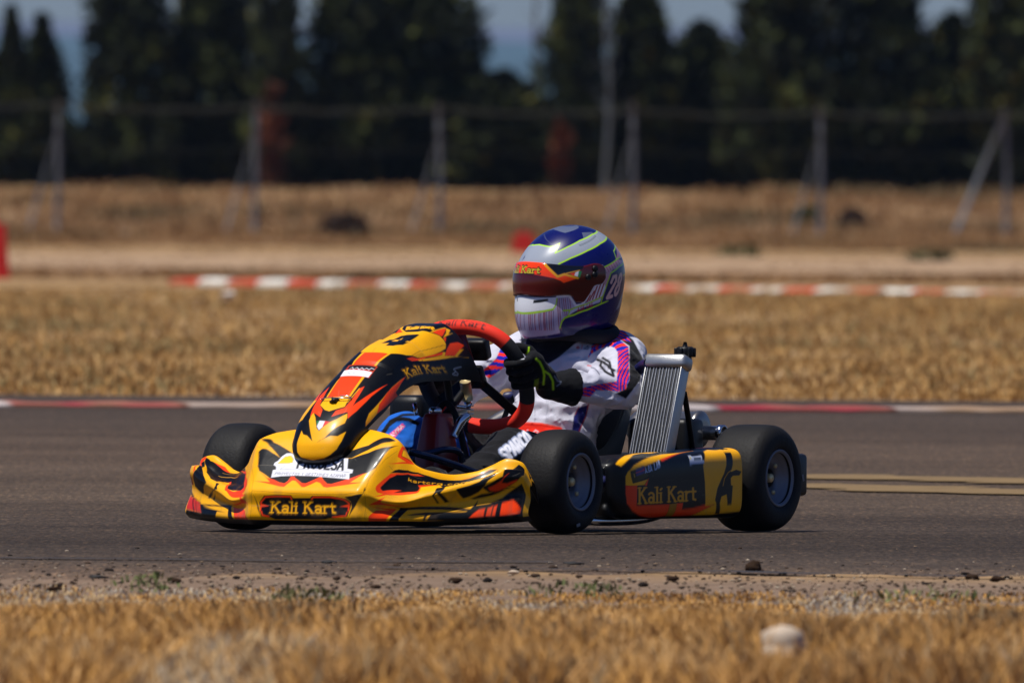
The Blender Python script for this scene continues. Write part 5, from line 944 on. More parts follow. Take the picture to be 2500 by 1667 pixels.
# ================================================================ the racing kart
PHI = math.radians(60.5); K0 = A([.2008, 75.45, .005])
kart = bpy.data.objects.new('racing_kart', None); scene.collection.objects.link(kart)
kart.location = K0; kart.rotation_euler = (0, 0, math.pi + PHI)
tag(kart, 'yellow, black and orange racing kart number 4 driving on the asphalt', 'kart')

m_body = paint_mat('bodywork_gloss', .36, .12, .14, var=.08, bump=.0003, bscale=60, spec=.22)
m_blackp = mat('black_plastic', (15, 16, 19), .42, var=.15, bump=.0003, spec=.3)
m_rubber = mat('tyre_rubber', (24, 23, 23), .62, var=.45, scale=14, bump=.0011, bscale=120, spec=.22)
m_rim = mat('rim_metal', (120, 122, 130), .5, .5, var=.15)
m_tube = mat('frame_tube_blue', (40, 52, 78), .22, .8, var=.1)
m_chrome = mat('chrome', (205, 208, 214), .16, 1., var=.08)
m_steel = mat('brushed_steel', (150, 146, 142), .32, .95, var=.2)
m_gold = mat('gold_anodised', (226, 204, 150), .35, .45, var=.1)
m_dark = mat('dark_metal', (16, 17, 20), .5, .4, var=.2, spec=.3)
m_navy = mat('navy_hose', (16, 22, 74), .45, var=.15)
m_seat = mat('seat_fibreglass', (84, 83, 76), .55, var=.25, coat=.1)
m_tank = mat('red_tank_plastic', (128, 14, 12), .35, var=.2, coat=.3)
m_alu = mat('aluminium', (182, 182, 180), .4, .9, var=.12, bump=.0004, bscale=250)

Y_ = (252, 178, 2); K_ = (8, 9, 12); R_ = (252, 66, 6); W_ = (232, 232, 240)

def shell_grid(fn, us, vs, painter, name, material, parent=kart, thick=.003, inner=(20, 20, 24), flip=False, base=Y_):
    U, Vv = np.meshgrid(us, vs, indexing='ij'); P = fn(U.ravel(), Vv.ravel())
    pt = Paint(np.stack([U.ravel(), Vv.ravel()], 1), base)
    painter(pt)
    nu, nv = len(us), len(vs); G = P.reshape(nu, nv, 3)
    N = np.cross(np.gradient(G, axis=0), np.gradient(G, axis=1)); N /= np.maximum(np.linalg.norm(N, axis=2, keepdims=True), 1e-9)
    if flip: N = -N
    k = 4; ci, cj = np.arange(0, nu, k), np.arange(0, nv, k)
    if ci[-1] != nu - 1: ci = np.append(ci, nu - 1)
    if cj[-1] != nv - 1: cj = np.append(cj, nv - 1)
    F1 = gridfaces(nu, nv); F1 = F1[:, ::-1] if flip else F1
    I = (G - N * thick)[np.ix_(ci, cj)].reshape(-1, 3); F2 = gridfaces(len(ci), len(cj)); F2 = F2 if flip else F2[:, ::-1]
    V, Fq, C = join([(P, F1, pt.col), (I, F2, np.tile(lin(inner), (len(I), 1)))])
    # rim strips closing the edge
    def rim(a, b):
        nonlocal Fq
        q = np.stack([a[:-1], a[1:], b[1:], b[:-1]], 1); Fq = np.concatenate([Fq, q])
    off = nu * nv; nj = len(cj)
    rim(ci * nv, off + np.arange(len(ci)) * nj); rim(ci * nv + nv - 1, off + np.arange(len(ci)) * nj + nj - 1)
    rim(cj, off + np.arange(nj)); rim((nu - 1) * nv + cj, off + (len(ci) - 1) * nj + np.arange(nj))
    return mk(name, V, Fq, material, parent, col=C)

def paint_from(table):
    def f(p):
        for it in table:
            if it[0] == 'p': p.poly(it[1], it[2])
            elif it[0] == 'l': p.line(it[1], it[2], it[3])
            elif it[0] == 't': p.text(it[1], it[2], it[3], it[4], 1., it[5] if len(it) > 5 else False)
    return f
TAB = globals().get('TABLES', {})
def scuffs(p, n, seed, c=(70, 56, 40), L=.03):
    r = np.random.default_rng(seed); lo, hi = p.uv.min(0), p.uv.max(0)
    for _ in range(n):
        q = lo + (hi - lo) * r.random(2); d = r.normal(0, L, 2) * A([1, .25]); w = r.uniform(.0005, .0014)
        p.line(c if r.random() < .6 else (150, 140, 120), [q, q + d * .5 + r.normal(0, .001, 2), q + d], w, r.uniform(.15, .5))
def bump_paint(p):
    paint_from(TAB.get('bumper', []))(p); scuffs(p, 90, 1)
    s = np.clip((vnoise(np.c_[p.uv * 26, p.uv[:, 0] * 0], 4) + .6 * vnoise(np.c_[p.uv * 90, p.uv[:, 0] * 0], 5)) * 1.2 - .25, 0, 1) * np.clip((p.uv[:, 1] - .2) / .12, 0, 1) * .45
    p.col = p.col * (1 - s[:, None]) + lin((96, 80, 62)) * s[:, None]
    p.col[p.uv[:, 1] > .3165] = lin((14, 14, 17)); p.col[p.uv[:, 1] < -.018] = lin((20, 20, 24))
def sidebase(cbase): return cbase
UB = NU[-1]
fairing = shell_grid(bumper, np.linspace(-UB, UB, 640), np.linspace(-.06, .33, 190), bump_paint, 'front_fairing', m_body, thick=.0035, flip=True)
nose_o = shell_grid(nose, np.linspace(0.0, NL[-1], 400), np.linspace(-.17, .17, 170), lambda p: (paint_from(TAB.get('nose', []))(p), scuffs(p, 40, 2)), 'nose_panel', m_body, thick=.003, flip=True, base=K_)
pod_o = shell_grid(pod, np.linspace(0, PODX[0] - PODX[1], 300), np.linspace(0, .46, 210), lambda p: (paint_from(TAB.get('pod', []))(p), scuffs(p, 70, 3, (96, 84, 70))), 'side_pod', m_body, thick=.003, flip=True, base=K_)
def podR(u, v): return pod(u, v) * A([1, -1, 1])
shell_grid(podR, np.linspace(0, PODX[0] - PODX[1], 80), np.linspace(0, .46, 60), lambda p: None, 'side_pod', m_body, thick=.003, flip=False, base=K_)
# wheels: each a hub with its tyre and rim
def wheel(name, x, yc, r, w, sgn, rr=.070):
    hub = mk(name, *join([lathe([(.0, -.03), (.022, -.03), (.026, -.02), (.026, .01), (.019, .018), (.017, .024), (.0, .024)], 20)][0:1])[:2], m_dark, kart)
    hub.location = (x, yc, r); hub.rotation_euler = (0, random.uniform(0, 3), 0 if sgn > 0 else math.pi)
    h = w / 2
    prof = [(rr - .004, -h + .014), (rr + .004, -h + .006), (rr + .016, -h), (r - .032, -h), (r - .016, -h + .006), (r - .006, -h + .018), (r - .0015, -h + .034), (r, 0)]
    prof = prof + [(a, -b) for a, b in prof[-2::-1]]
    L = np.arange(len(prof)); prof = catmull(L, A(prof), np.linspace(0, len(prof) - 1, 60))
    V, Fq = lathe(prof, 96); nzv = vnoise(V * A([60, 200, 60]), 5); rad = np.linalg.norm(V[:, [0, 2]], axis=1); V[:, [0, 2]] *= (1 + .0012 * nzv * (rad > r - .02))[:, None]
    tyre = mk('tyre', V, Fq, m_rubber, hub)
    # small moulded mark on the side wall
    pa = .55
    mk('wall_mark', *boxV((math.cos(-1.2) * (r - .022), h + .0005, math.sin(-1.2) * (r - .022)), (.018, .0015, .008), bev=.0005), mat('wall_mark_grey', (120, 120, 122), .7) if 'wall_mark_grey' not in bpy.data.materials else bpy.data.materials['wall_mark_grey'], tyre)
    prof = [(rr - .006, -h + .01), (rr + .004, -h + .005), (rr + .002, -h + .016), (rr - .012, -h + .02), (rr - .014, h - .034), (.030, h - .040), (.024, h - .036), (rr - .022, h - .032), (rr - .013, h - .026), (rr - .008, h - .018), (rr + .003, h - .013), (rr + .005, h - .004), (rr + .001, h - .002), (rr - .004, h - .008)]
    V, Fq = lathe(prof, 72); rim = mk('rim', V, Fq, m_rim, hub)
    nuts = []
    for k in range(3):
        a = k * 2.094; V, Fq = lathe([(0.001, 0), (.006, 0), (.006, .008), (.001, .008)], 6); nuts.append((V + A([.04 * math.cos(a), h - .036, .04 * math.sin(a)]), Fq))
    V, Fq = lathe([(.001, -.06), (.012, -.06), (.012, h - .03), (.009, h - .026), (.001, h - .026)], 16); nuts.append((V, Fq))
    V, Fq, _ = join(nuts); mk('wheel_nuts', V, Fq, m_gold, hub)
    return hub
wheel('wheel', .97, .463, .134, .13, 1); wheel('wheel', .97, -.468, .1375, .14, -1)
wheel('wheel', 0, .493, .1385, .158, 1); wheel('wheel', 0, -.493, .1385, .158, -1)

def part(name, VF, m, smooth=True): return mk(name, VF[0], VF[1], m, kart, smooth=smooth)
def jpart(name, lst, m, smooth=True): V, Fq, _ = join(lst); return mk(name, V, Fq, m, kart, smooth=smooth)
part('rear_axle', tube([(0, -.5, .139), (0, .5, .139)], .02, 16, sub=1), m_steel)
part('front_axle', tube([(.97, -.40, .13), (.955, -.3, .10), (.95, .3, .10), (.97, .40, .13)], .013, 12), m_tube)
jpart('chassis_frame', [tube(p, .0145, 12) for p in ([(1.18, -.22, .06), (.9, -.24, .045), (.3, -.30, .045), (-.12, -.33, .08)], [(1.18, .22, .06), (.9, .24, .045), (.3, .30, .045), (-.12, .33, .08)], [(1.18, -.22, .06), (1.22, 0, .06), (1.18, .22, .06)], [(.55, -.28, .045), (.55, .28, .045)], [(.0, -.31, .07), (.0, .31, .07)], [(-.12, -.33, .08), (-.14, 0, .08), (-.12, .33, .08)])], m_tube)
part('floor_tray', boxV((.86, 0, .03), (.72, .46, .004), bev=.001), m_dark)
jpart('bumper_bar', [tube([(1.12, .098, .209), (1.05, .14, .190), (.94, .20, .152), (.86, .24, .11)], .0095, 12), tube([(1.03, .085, .200), (1.0, .10, .205), (.963, .12, .213), (.917, .13, .208), (.895, .13, .187), (.893, .128, .13)], .0085, 12)], m_tube)
jpart('side_bar', [tube([(.90, .40, .05), (.86, .455, .034), (.60, .475, .034), (.4, .44, .05), (.35, .33, .05)], .0125, 14)], m_chrome)
# fuel tank: tapered red box with a filler cap
V, Fq = boxV((0, 0, 0), (.15, .085, .20), bev=.012); tp = np.interp(V[:, 2], [-.1, .1], [1.0, .5]); V[:, 0] = V[:, 0] * tp - (V[:, 2] + .1) * .06; V[:, 1] *= tp * .9 + .1
part('fuel_tank', (V + A([.90, .055, .205]), Fq), m_tank)
part('tank_cap', (lathe([(.001, 0), (.016, 0), (.017, .012), (.012, .018), (.001, .018)], 16, 'Z')[0] + A([.885, .045, .302]), lathe([(.001, 0), (.016, 0), (.017, .012), (.012, .018), (.001, .018)], 16, 'Z')[1]), m_chrome)
SWC = A([.66, .03, .397]); E2 = A([.5, 0, .866]); NRM = A([-.866, 0, .5])
part('steering_column', tube([SWC + A([.01, 0, -.01]), (.86, .02, .25), (1.0, .02, .13)], .0105, 12), m_dark)
jpart('column_support', [tube([(.80, -.05, .06), (.80, .0, .30), (.79, .05, .30), (.80, .12, .06)], .009, 10), tube([(.78, .03, .33), (.80, .02, .42), (.86, .0, .46)], .010, 10)], m_dark)
jpart('reservoir', [tube([(.700, .035, .338), (.722, .040, .386)], .0145, 20, sub=1), ], m_gold)
part('reservoir_cap', tube([(.694, .034, .325), (.701, .035, .340)], .010, 16, sub=1), m_chrome)
part('brake_lever', tube([(.86, .085, .245), (.845, .10, .285), (.83, .115, .300)], [.011, .013, .009], 12), m_chrome); part('link_bolt', tube([(.80, .06, .322), (.78, .09, .318)], .005, 8), m_chrome); part('link_bolt', tube([(.88, -.02, .33), (.87, -.02, .30)], .006, 8), m_chrome)
# wire latch on the nose stripe
lp = lambda s_, t_, h_: nose(A([s_]), A([t_]))[0] + A([.006, 0, .008]) * h_
part('nose_latch', tube([lp(.268, -.040, .5), lp(.268, -.018, .8), lp(.268, .02, .8), lp(.276, .045, .5), lp(.283, .030, .5), lp(.277, .012, .8)], .0016, 8), m_chrome)
part('latch_button', (lump(.013, 5, .6)[0] + lp(.262, .004, .3), lump(.013, 5, .6)[1]), m_blackp)
part('dash_display', boxV((.655, .028, .468), (.034, .085, .056), rot('Y', 20), .008), m_blackp)
mk('display_screen', *boxV(A([.655, .028, .468]) + NRM * .0185, (.002, .065, .036), rot('Y', 20), .001), mat('display_glass', (24, 34, 38), .1, coat=1.), bpy.data.objects['dash_display'])
# steering wheel
sw = mk('steering_wheel', *boxV(SWC, (.03, .06, .06), rot('Y', 30), .008), m_dark, kart)
def ring(a): return SWC + np.cos(a)[:, None] * A([0, 1, 0]) * .152 + np.sin(a)[:, None] * E2 * np.where(np.sin(a) > 0, .150, .146)[:, None]
na = 420; a = np.linspace(0, 2 * np.pi, na, endpoint=False); ca, sa = np.cos(a), np.sin(a)
sq = (np.abs(ca) ** 2.5 + np.abs(sa) ** 2.5) ** (-1 / 2.5); RC = SWC + (ca * sq * .148)[:, None] * A([0, 1, 0]) + (sa * sq * .148)[:, None] * E2
V, Fq = tube(RC, .0198, 32, closed=True, sub=1)
deg = np.degrees(a); black = ((deg < 40) | (deg > 334) | ((deg > 140) & (deg < 218)) | ((deg > 228) & (deg < 252)))
cc = np.where(black[:, None], lin((14, 14, 16)), lin((240, 42, 10))); colr = np.repeat(cc[:, None], 32, 1).reshape(-1, 3)
RCc = np.repeat(RC, 32, 0); dv = V - RCc; sd_ = np.where(deg > 180, deg - 360, deg)
pr = Paint(np.stack([np.repeat(-np.radians(sd_) * .15, 32), np.arctan2(dv @ E2, -(dv @ NRM)) * .0185], 1), (0, 0, 0), .0012); pr.col = colr
pr.text((24, 10, 8), 'Kali Kart', [(-.290, .013), (-.160, .013), (-.290, .031), (-.160, .031)], .17, 1., True)
m_grip = paint_mat('wheel_suede', .75, 0, bump=.0004, bscale=500)
mk('wheel_rim', V, Fq, m_grip, sw, col=pr.col)
def bar(p, q, w, t, nrm):
    p, q = A(p), A(q); d = q - p; L = np.linalg.norm(d); d /= L; s = np.cross(nrm, d); R = np.stack([d, s, nrm], 1); return boxV((p + q) / 2, (L, w, t), R, t * .3)
for an in (-48, 232 - 20, 92):
    e = RC[int((an % 360) / 360 * na)]; mk('wheel_spoke', *bar(SWC, e, .03, .005, NRM), m_dark if an != 92 else m_tank, sw)
# seat
us = np.linspace(-1, 1, 41); sp = A([[.60, .10, .10], [.50, .07, .15], [.36, .055, .175], [.24, .075, .185], [.16, .15, .185], [.115, .25, .185], [.085, .34, .175], [.07, .385, .15]])
spi = catmull(np.arange(8), sp, np.linspace(0, 7, 60)); G = []
for i, (X, Z, w) in enumerate(spi):
    t = i / 59; wrap = .04 + .16 * math.sin(math.pi * min(t * 1.02, 1)) ** .7 + .02 * t
    G.append(np.stack([X + (np.abs(us) ** 3) * wrap * (.55 + .45 * t), .085 + us * w * (1 - .06 * np.abs(us)), Z + (np.abs(us) ** 3) * wrap * (1.1 - t)], 1))
G = A(G); V = np.concatenate([G.reshape(-1, 3), (G + A([-.006, 0, -.006])).reshape(-1, 3)]); F1 = gridfaces(60, 41)
seat = part('seat', (V, np.concatenate([F1, F1[:, ::-1] + 60 * 41])), m_seat)
jpart('seat_stay', [tube([(.20, .30, .26), (.10, .33, .14), (.0, .36, .10)], .008, 10), tube([(.20, .305, .275), (.20, .325, .275)], .012, 10, sub=1)], m_dark)
# radiator leaning in the slipstream left of the seat
RB = A([.455, .425, .12]); RT = A([.337, .425, .447]); d = RT - RB; Lr = np.linalg.norm(d); d /= Lr; side = A([0, 1., 0]); nf = np.cross(side, d); RR = np.stack([nf, side, d], 1)
rc = (RB + RT) / 2
core = part('radiator', boxV(rc, (.034, .100, Lr - .05), RR, .001), mat('radiator_core', (44, 46, 52), .6, .4, var=.3, scale=90, bump=.0008, bscale=500))
fins = []
for k in range(11):
    yk = -.047 + .094 * k / 10; z = np.linspace(-Lr / 2 + .03, Lr / 2 - .03, 60); wob = .0012 * vnoise(np.stack([z * 22, z * 0 + k * 1.0, z * 0], 1), 77)
    pth = rc + np.outer(z, d) + np.outer(np.full(60, .0185), nf) + np.outer(yk + wob, side); fins.append(tube(pth, .0021, 5, sub=1))
V, Fq, _ = join(fins); mk('radiator_fins', V, Fq, m_alu, core)
for sy in (-1, 1): mk('side_plate', *boxV(rc + side * sy * .0525, (.042, .004, Lr - .05), RR, .001), m_alu, core)
mk('top_tank', *boxV(RT - d * .012, (.052, .125, .038), RR, .011), m_alu, core); mk('bottom_tank', *boxV(RB + d * .01, (.05, .112, .036), RR, .009), m_alu, core)
cap = []
for (r, a0, a1) in ((.017, .0, .016), (.013, -.012, .002)):
    cap.append(lathe([(.001, a0), (r, a0), (r, a1), (r * .8, a1 + .003), (.001, a1 + .003)], 20, 'Z'))
for k in range(6):
    an = k * 1.047; cap.append(boxV((.0165 * math.cos(an), .0165 * math.sin(an), .008), (.009, .009, .018), rot('Z', math.degrees(an)), .002))
cap.append(tube([(0, 0, .016), (0, 0, .028)], [.006, .003], 10, sub=1))
V, Fq, _ = join(cap); mk('filler_cap', V * 1.35 + RT + nf * -.018 + side * .036 + d * .012, Fq, m_blackp, core)
jpart('radiator_stay', [tube([(.30, .45, .36), (.235, .44, .215), (.20, .42, .12)], .0075, 10, sub=2), tube([(.30, .45, .36), (.34, .44, .36)], .006, 8, sub=1)], m_dark)
jpart('water_hose', [tube([(.36, .38, .435), (.31, .33, .425), (.26, .25, .385), (.22, .15, .36), (.16, .02, .36), (.12, -.18, .34)], .0145, 14), tube([(.46, .36, .13), (.52, .38, .10), (.60, .40, .13), (.62, .34, .12), (.45, .1, .09)], .015, 14)], m_navy)
# engine on the far side with cylinder fins, and the airbox
eng = part('engine', boxV((.10, -.33, .17), (.20, .13, .16), None, .02), m_dark)
mk('cylinder', *join([lathe([(.001, z), (.052, z), (.052, z + .004), (.001, z + .004)], 24, 'Z') for z in np.arange(0, .09, .011)] + [lathe([(.001, 0), (.036, 0), (.036, .1), (.001, .1)], 20, 'Z')])[:2], m_alu, eng).location = (.13, -.33, .25)
part('airbox', boxV((.24, -.36, .30), (.20, .10, .09), None, .02), m_blackp)
part('dark_fill_box', boxV((.02, .24, .19), (.10, .18, .20), None, .015), m_blackp)  # black box added to fill the dark gap between seat and radiator
part('chain_guard', boxV((.02, -.25, .16), (.22, .02, .12), None, .009), m_blackp)
# exhaust silencer across the back with its short tail pipe
part('silencer', (lathe([(.001, -.11), (.030, -.11), (.043, -.095), (.045, -.08), (.045, .085), (.0475, .088), (.0475, .098), (.040, .104), (.022, .106), (.001, .106)], 40, 'Y')[0] + A([-.075, .195, .262]), lathe([(.001, -.11), (.030, -.11), (.043, -.095), (.045, -.08), (.045, .085), (.0475, .088), (.0475, .098), (.040, .104), (.022, .106), (.001, .106)], 40, 'Y')[1]), m_steel)
pp = [(.001, 0), (.012, 0), (.0185, .0), (.0185, .044), (.0215, .047), (.0215, .062), (.017, .064), (.015, .04), (.001, .04)]
part('tail_pipe', (lathe(pp, 28, 'Y')[0] + A([-.075, .298, .252]), lathe(pp, 28, 'Y')[1]), m_chrome)
part('exhaust_pipe', tube([(.10, -.27, .25), (.05, -.16, .30), (-.04, -.05, .28), (-.075, .06, .262)], [.02, .03, .03, .025], 18), m_steel)
# rear bumper
rb = part('rear_bumper', boxV((-.225, 0, .145), (.055, 1.02, .105), None, .012), m_blackp)
for sy in (-1, 1): mk('bumper_cap', *boxV((-.19, sy * .50, .145), (.11, .035, .11), None, .012), m_blackp, rb)
for z in (.11, .18): mk('bumper_bolt', *boxV((-.17, .519, z), (.012, .004, .012), None, .002), m_chrome, rb)
part('hub_link', tube([(.93, .34, .12), (.90, .16, .11), (.93, .05, .13)], .006, 8), m_chrome)
# livery painters for the helmet, visor and race suit
def _tab(name):
    def f(p):
        for it in TABLES[name]:
            if it[0] == 'p': p.poly(it[1], it[2])
            elif it[0] == 'l': p.line(it[1], it[2], it[3])
            else: p.text(it[1], it[2], it[3], it[4], 1., it[5])
    return f
def paint_helmet(p):
    f = _tab('helmet'); uv = p.uv.copy(); base = p.col.copy()
    f(p); left = p.col.copy(); p.uv = uv * A([-1, 1]); p.col = base; f(p); right = p.col      # same design on both sides
    p.uv = uv; p.col = np.where((uv[:, 0] > -.02)[:, None], left, right)
def paint_visor(p):
    f = _tab('visor'); uv = p.uv.copy(); base = p.col.copy(); f(p); left = p.col.copy(); p.uv = uv * A([-1, 1]); p.col = base; f(p); right = p.col
    p.uv = uv; p.col = np.where((uv[:, 0] > -.06)[:, None], left, right)
def _z(ox, oy, sc): return lambda pts: [((ox + x / sc - 1440) / 946, (1305 - oy - y / sc) / 946) for x, y in pts]
Z5 = _z(1360, 790, 7.127); Z6 = _z(1140, 780, 4.9); ZK = _z(1180, 1020, 9.8); ZB = _z(920, 1000, 8.709)
BL = (24, 34, 170); RD = (246, 46, 40)
def paint_suit(p, P):
    def stripes(pts, cen, per, mm, sharp=.5):
        q = Paint(p.uv, (0, 0, 0), .0014); q.poly((255, 255, 255), pts); m = q.col[:, :1]
        cen = A(cen); d = p.uv - cen; r = np.hypot(d[:, 0], d[:, 1]); th = np.arctan2(d[:, 1], d[:, 0])
        s = np.sin((r / per + mm * th + .25 * vnoise(np.c_[p.uv * 40, p.uv[:, 0] * 0], 3)) * 2 * np.pi)
        c = np.where((s > .15)[:, None], lin(RD), lin(BL)); p.col = p.col * (1 - m) + c * m
    # legs: black left leg, blue right knee panel
    X, Yy, Z = P[:, 0], P[:, 1], P[:, 2]
    leg = (X > .43) & (Z < .36)
    armL = np.minimum(seg(P, SH_L, EL_L, 0, 0), seg(P, EL_L, WR_L, 0, 0)); armR = np.minimum(seg(P, SH_R, EL_R, 0, 0), seg(P, EL_R, WR_R, 0, 0))
    leg &= (armL > .085) & (armR > .085)
    legd = np.minimum(seg(P, A((.36, .15, .15)), A((.68, .155, .198)), .09, .07), seg(P, A((.68, .155, .198)), A((1.07, .145, .1)), .075, .05))
    l1 = leg & (Yy >= .05); p.col[l1] = lin((20, 20, 24))
    l2 = leg & ~l1; p.col[l2] = lin((24, 24, 28)); l3 = l2 & (X > .60); p.col[l3] = lin((24, 100, 200))
    torso = (X < .60) & (Z > .18)
    save = p.col.copy()
    # waist band and trousers top
    p.poly((240, 44, 24), Z6([(500, 1345), (640, 1268), (900, 1282), (1140, 1332), (1200, 1480), (1000, 1600), (500, 1600)]))
    p.line((250, 120, 100), Z6([(640, 1275), (900, 1290), (1130, 1335)]), .0012); p.line((190, 20, 14), Z6([(620, 1300), (900, 1315), (1080, 1350)]), .0015)
    for pts in ([(680, 1380), (700, 1420)], [(730, 1370), (735, 1430)], [(800, 1400), (830, 1370), (860, 1390), (820, 1430)]): p.line((236, 190, 200), Z6(pts), .003)
    wai = p.col.copy(); p.col = np.where((l1 | l2)[:, None], save, wai)
    # side panel by the seat
    p.poly((18, 24, 96), Z6([(1340, 1100), (1455, 1065), (1430, 1200), (1350, 1400), (1262, 1400), (1285, 1200)])); p.line((150, 24, 34), Z6([(1460, 1060), (1430, 1200), (1350, 1380)]), .003)
    p.line((150, 24, 34), Z6([(1345, 1090), (1300, 1180)]), .002)
    for x in (820, 955, 975): p.line((150, 150, 166), Z6([(x, 960), (x, 1275)]), .0010)
    # chest: dark neck area with part of the helmet's shade painted in, and lettering
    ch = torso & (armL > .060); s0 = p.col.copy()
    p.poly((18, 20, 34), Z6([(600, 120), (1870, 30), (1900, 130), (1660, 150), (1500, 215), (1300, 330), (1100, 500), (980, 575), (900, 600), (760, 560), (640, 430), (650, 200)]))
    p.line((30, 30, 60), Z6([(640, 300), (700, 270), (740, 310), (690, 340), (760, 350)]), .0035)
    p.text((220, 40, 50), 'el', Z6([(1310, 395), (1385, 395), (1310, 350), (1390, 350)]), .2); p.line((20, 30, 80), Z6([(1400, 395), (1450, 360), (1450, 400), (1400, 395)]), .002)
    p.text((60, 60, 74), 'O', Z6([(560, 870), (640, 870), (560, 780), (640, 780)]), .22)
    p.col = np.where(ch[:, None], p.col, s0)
    # right sleeve
    s0 = p.col.copy(); ar = armR < .09
    stripes(Z6([(420, 360), (560, 420), (560, 545), (265, 760), (170, 685), (350, 520)]), (-.24, .30), .019, 0); p.col = np.where(ar[:, None], p.col, s0)
    # left sleeve: shaded back painted black, striped border, white front with a black emblem
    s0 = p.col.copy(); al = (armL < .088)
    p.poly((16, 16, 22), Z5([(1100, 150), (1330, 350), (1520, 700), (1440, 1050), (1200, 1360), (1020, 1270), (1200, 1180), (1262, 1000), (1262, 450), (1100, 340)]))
    stripes(Z5([(820, 120), (1180, 180), (1290, 380), (1100, 340), (860, 330), (720, 420), (600, 540), (560, 500), (700, 330), (840, 240)]), Z5([(900, 900)])[0], .0075, 0)
    stripes(Z5([(860, 330), (1100, 345), (1240, 460), (1262, 700), (1060, 700), (1060, 560), (1000, 480), (900, 448), (750, 500), (600, 590), (520, 690), (430, 790), (520, 600), (600, 530), (720, 415)]), Z5([(860, 800)])[0], .03, 3.2)
    stripes(Z5([(1240, 460), (1262, 1000), (1200, 1190), (1040, 1245), (1040, 1060), (1060, 700), (1060, 560)]), Z5([(1600, 1150)])[0], .0085, 0)
    stripes(Z5([(150, 1270), (360, 1190), (700, 1110), (1040, 1055), (1060, 1240), (860, 1215), (680, 1215), (580, 1330), (360, 1310), (150, 1350)]), Z5([(300, 2400)])[0], .0085, .6)
    p.line((24, 24, 28), Z5([(705, 690), (800, 730), (880, 780), (950, 850), (985, 960)]), .0068); p.line((24, 24, 28), Z5([(800, 662), (915, 730), (930, 800)]), .0062); p.line((24, 24, 28), Z5([(755, 790), (840, 890), (900, 925), (980, 965)]), .0062); p.line((24, 24, 28), Z5([(1000, 870), (900, 820)]), .0055)
    p.line((24, 24, 28), Z5([(770, 740), (760, 800)]), .005)
    p.line((220, 40, 30), Z5([(425, 775), (590, 800)]), .0022); p.line((220, 40, 30), Z5([(430, 740), (440, 790)]), .003); p.line((60, 60, 90), Z5([(600, 825), (660, 845), (700, 880), (740, 940)]), .002)
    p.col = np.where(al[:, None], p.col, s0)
    # leg lettering
    s0 = p.col.copy(); lt = Paint(p.uv, (0, 0, 0), .0013); lt.col = p.col
    lt.text((150, 160, 190), 'SPARCO', ZK([(560, 1120), (1210, 620), (385, 860), (1030, 340)]), .30); lt.text((236, 236, 246), 'SPARCO', ZK([(575, 1105), (1200, 620), (410, 865), (1030, 360)]), .21)
    p.col = np.where(l1[:, None], lt.col, s0)
    p.poly((250, 60, 50), ZK([(-120, 900), (0, 700), (250, 520), (170, 680), (60, 810), (0, 900)])) if False else None
    s0 = p.col.copy()
    p.line((14, 14, 18), ZB([(150, 600), (260, 420), (420, 300), (560, 280), (700, 300), (880, 380)]), .010); p.line((14, 14, 18), ZB([(140, 560), (300, 330), (560, 200), (900, 190)]), .006)
    p.poly((240, 70, 130), ZB([(560, 375), (620, 435), (390, 690), (240, 640)])); p.text(W_, 'ARVA', ZB([(590, 445), (350, 690), (545, 395), (280, 640)]), .2)
    p.col = np.where(l3[:, None], p.col, s0)
_vt = [(0, .283), (.321, .276), (.704, .256), (1.26, .233), (1.56, .285), (1.736, .244), (1.815, .131)]
_vb = [(0, -.31), (.238, -.333), (.594, -.366), (.951, -.378), (1.06, -.41), (1.15, -.526), (1.296, -.525), (1.429, -.382), (1.553, -.18), (1.721, -.138), (1.815, .0)]
VIS_TOP = [(-x, y) for x, y in _vt[:0:-1]] + _vt; VIS_BOT = [(-x, y) for x, y in _vb[:0:-1]] + _vb
# ================================================================ the driver
HIP = A([.34, .08, .17])
SH_L = A([.20, .205, .452]); EL_L = A([.37, .303, .368]); WR_L = A([.568, .200, .374])
SH_R = A([.25, -.05, .455]); EL_R = A([.42, -.165, .365]); WR_R = A([.575, -.128, .395])
def body_sdf(p):
    d = ell(p, (.245, .078, .385), (.10, .15, .115))
    d = smin(d, ell(p, (.30, .055, .25), (.105, .115, .12)), .05)
    d = smin(d, ell(p, (.32, .065, .15), (.12, .13, .08)), .04)
    d = smin(d, seg(p, SH_R + A([-.01, .05, .005]), SH_L + A([-.01, -.04, .005]), .062, .062), .04)
    for s, e, w in ((SH_L, EL_L, WR_L), (SH_R, EL_R, WR_R)):
        d = smin(d, np.minimum(seg(p, s, e, .062, .047), smin(seg(p, s, e, .062, .047), seg(p, e, e + (w - e) * .62, .046, .036), .02)), .028)
    d = smin(d, seg(p, (.24, .083, .46), (.26, .083, .56), .055, .05), .03)
    d = smin(d, ell(p, (.275, .083, .64), (.092, .074, .105)), .02)
    for k, (h, kn, an, toe) in enumerate((((.36, .15, .15), (.68, .155, .198), (.98, .145, .10), (1.07, .145, .135)), ((.36, .0, .15), (.735, -.135, .238), (.99, -.12, .11), (1.08, -.12, .145)))):
        leg = smin(seg(p, h, kn, .078, .060), seg(p, kn, an, .060, .040), .02); leg = smin(leg, seg(p, an, toe, .040, .028), .02)
        d = smin(d, leg, .035)
    # cloth folds: broad pulls plus fine creases, fading on the head
    q = p * A([1, 1, 1]); f = np.abs(vnoise(q * A([16, 13, 30]), 5)); f2 = np.abs(vnoise(q * A([44, 30, 60]) + f[:, None] * 1.5, 6))
    fade = np.clip((.52 - p[:, 2]) / .05, 0, 1)
    return d - fade * (.015 * (.5 - f) + .0095 * (.4 - f2)) 
BP, BF = surface_nets(body_sdf, (.07, -.27, .03), (1.13, .41, .76), .0062)
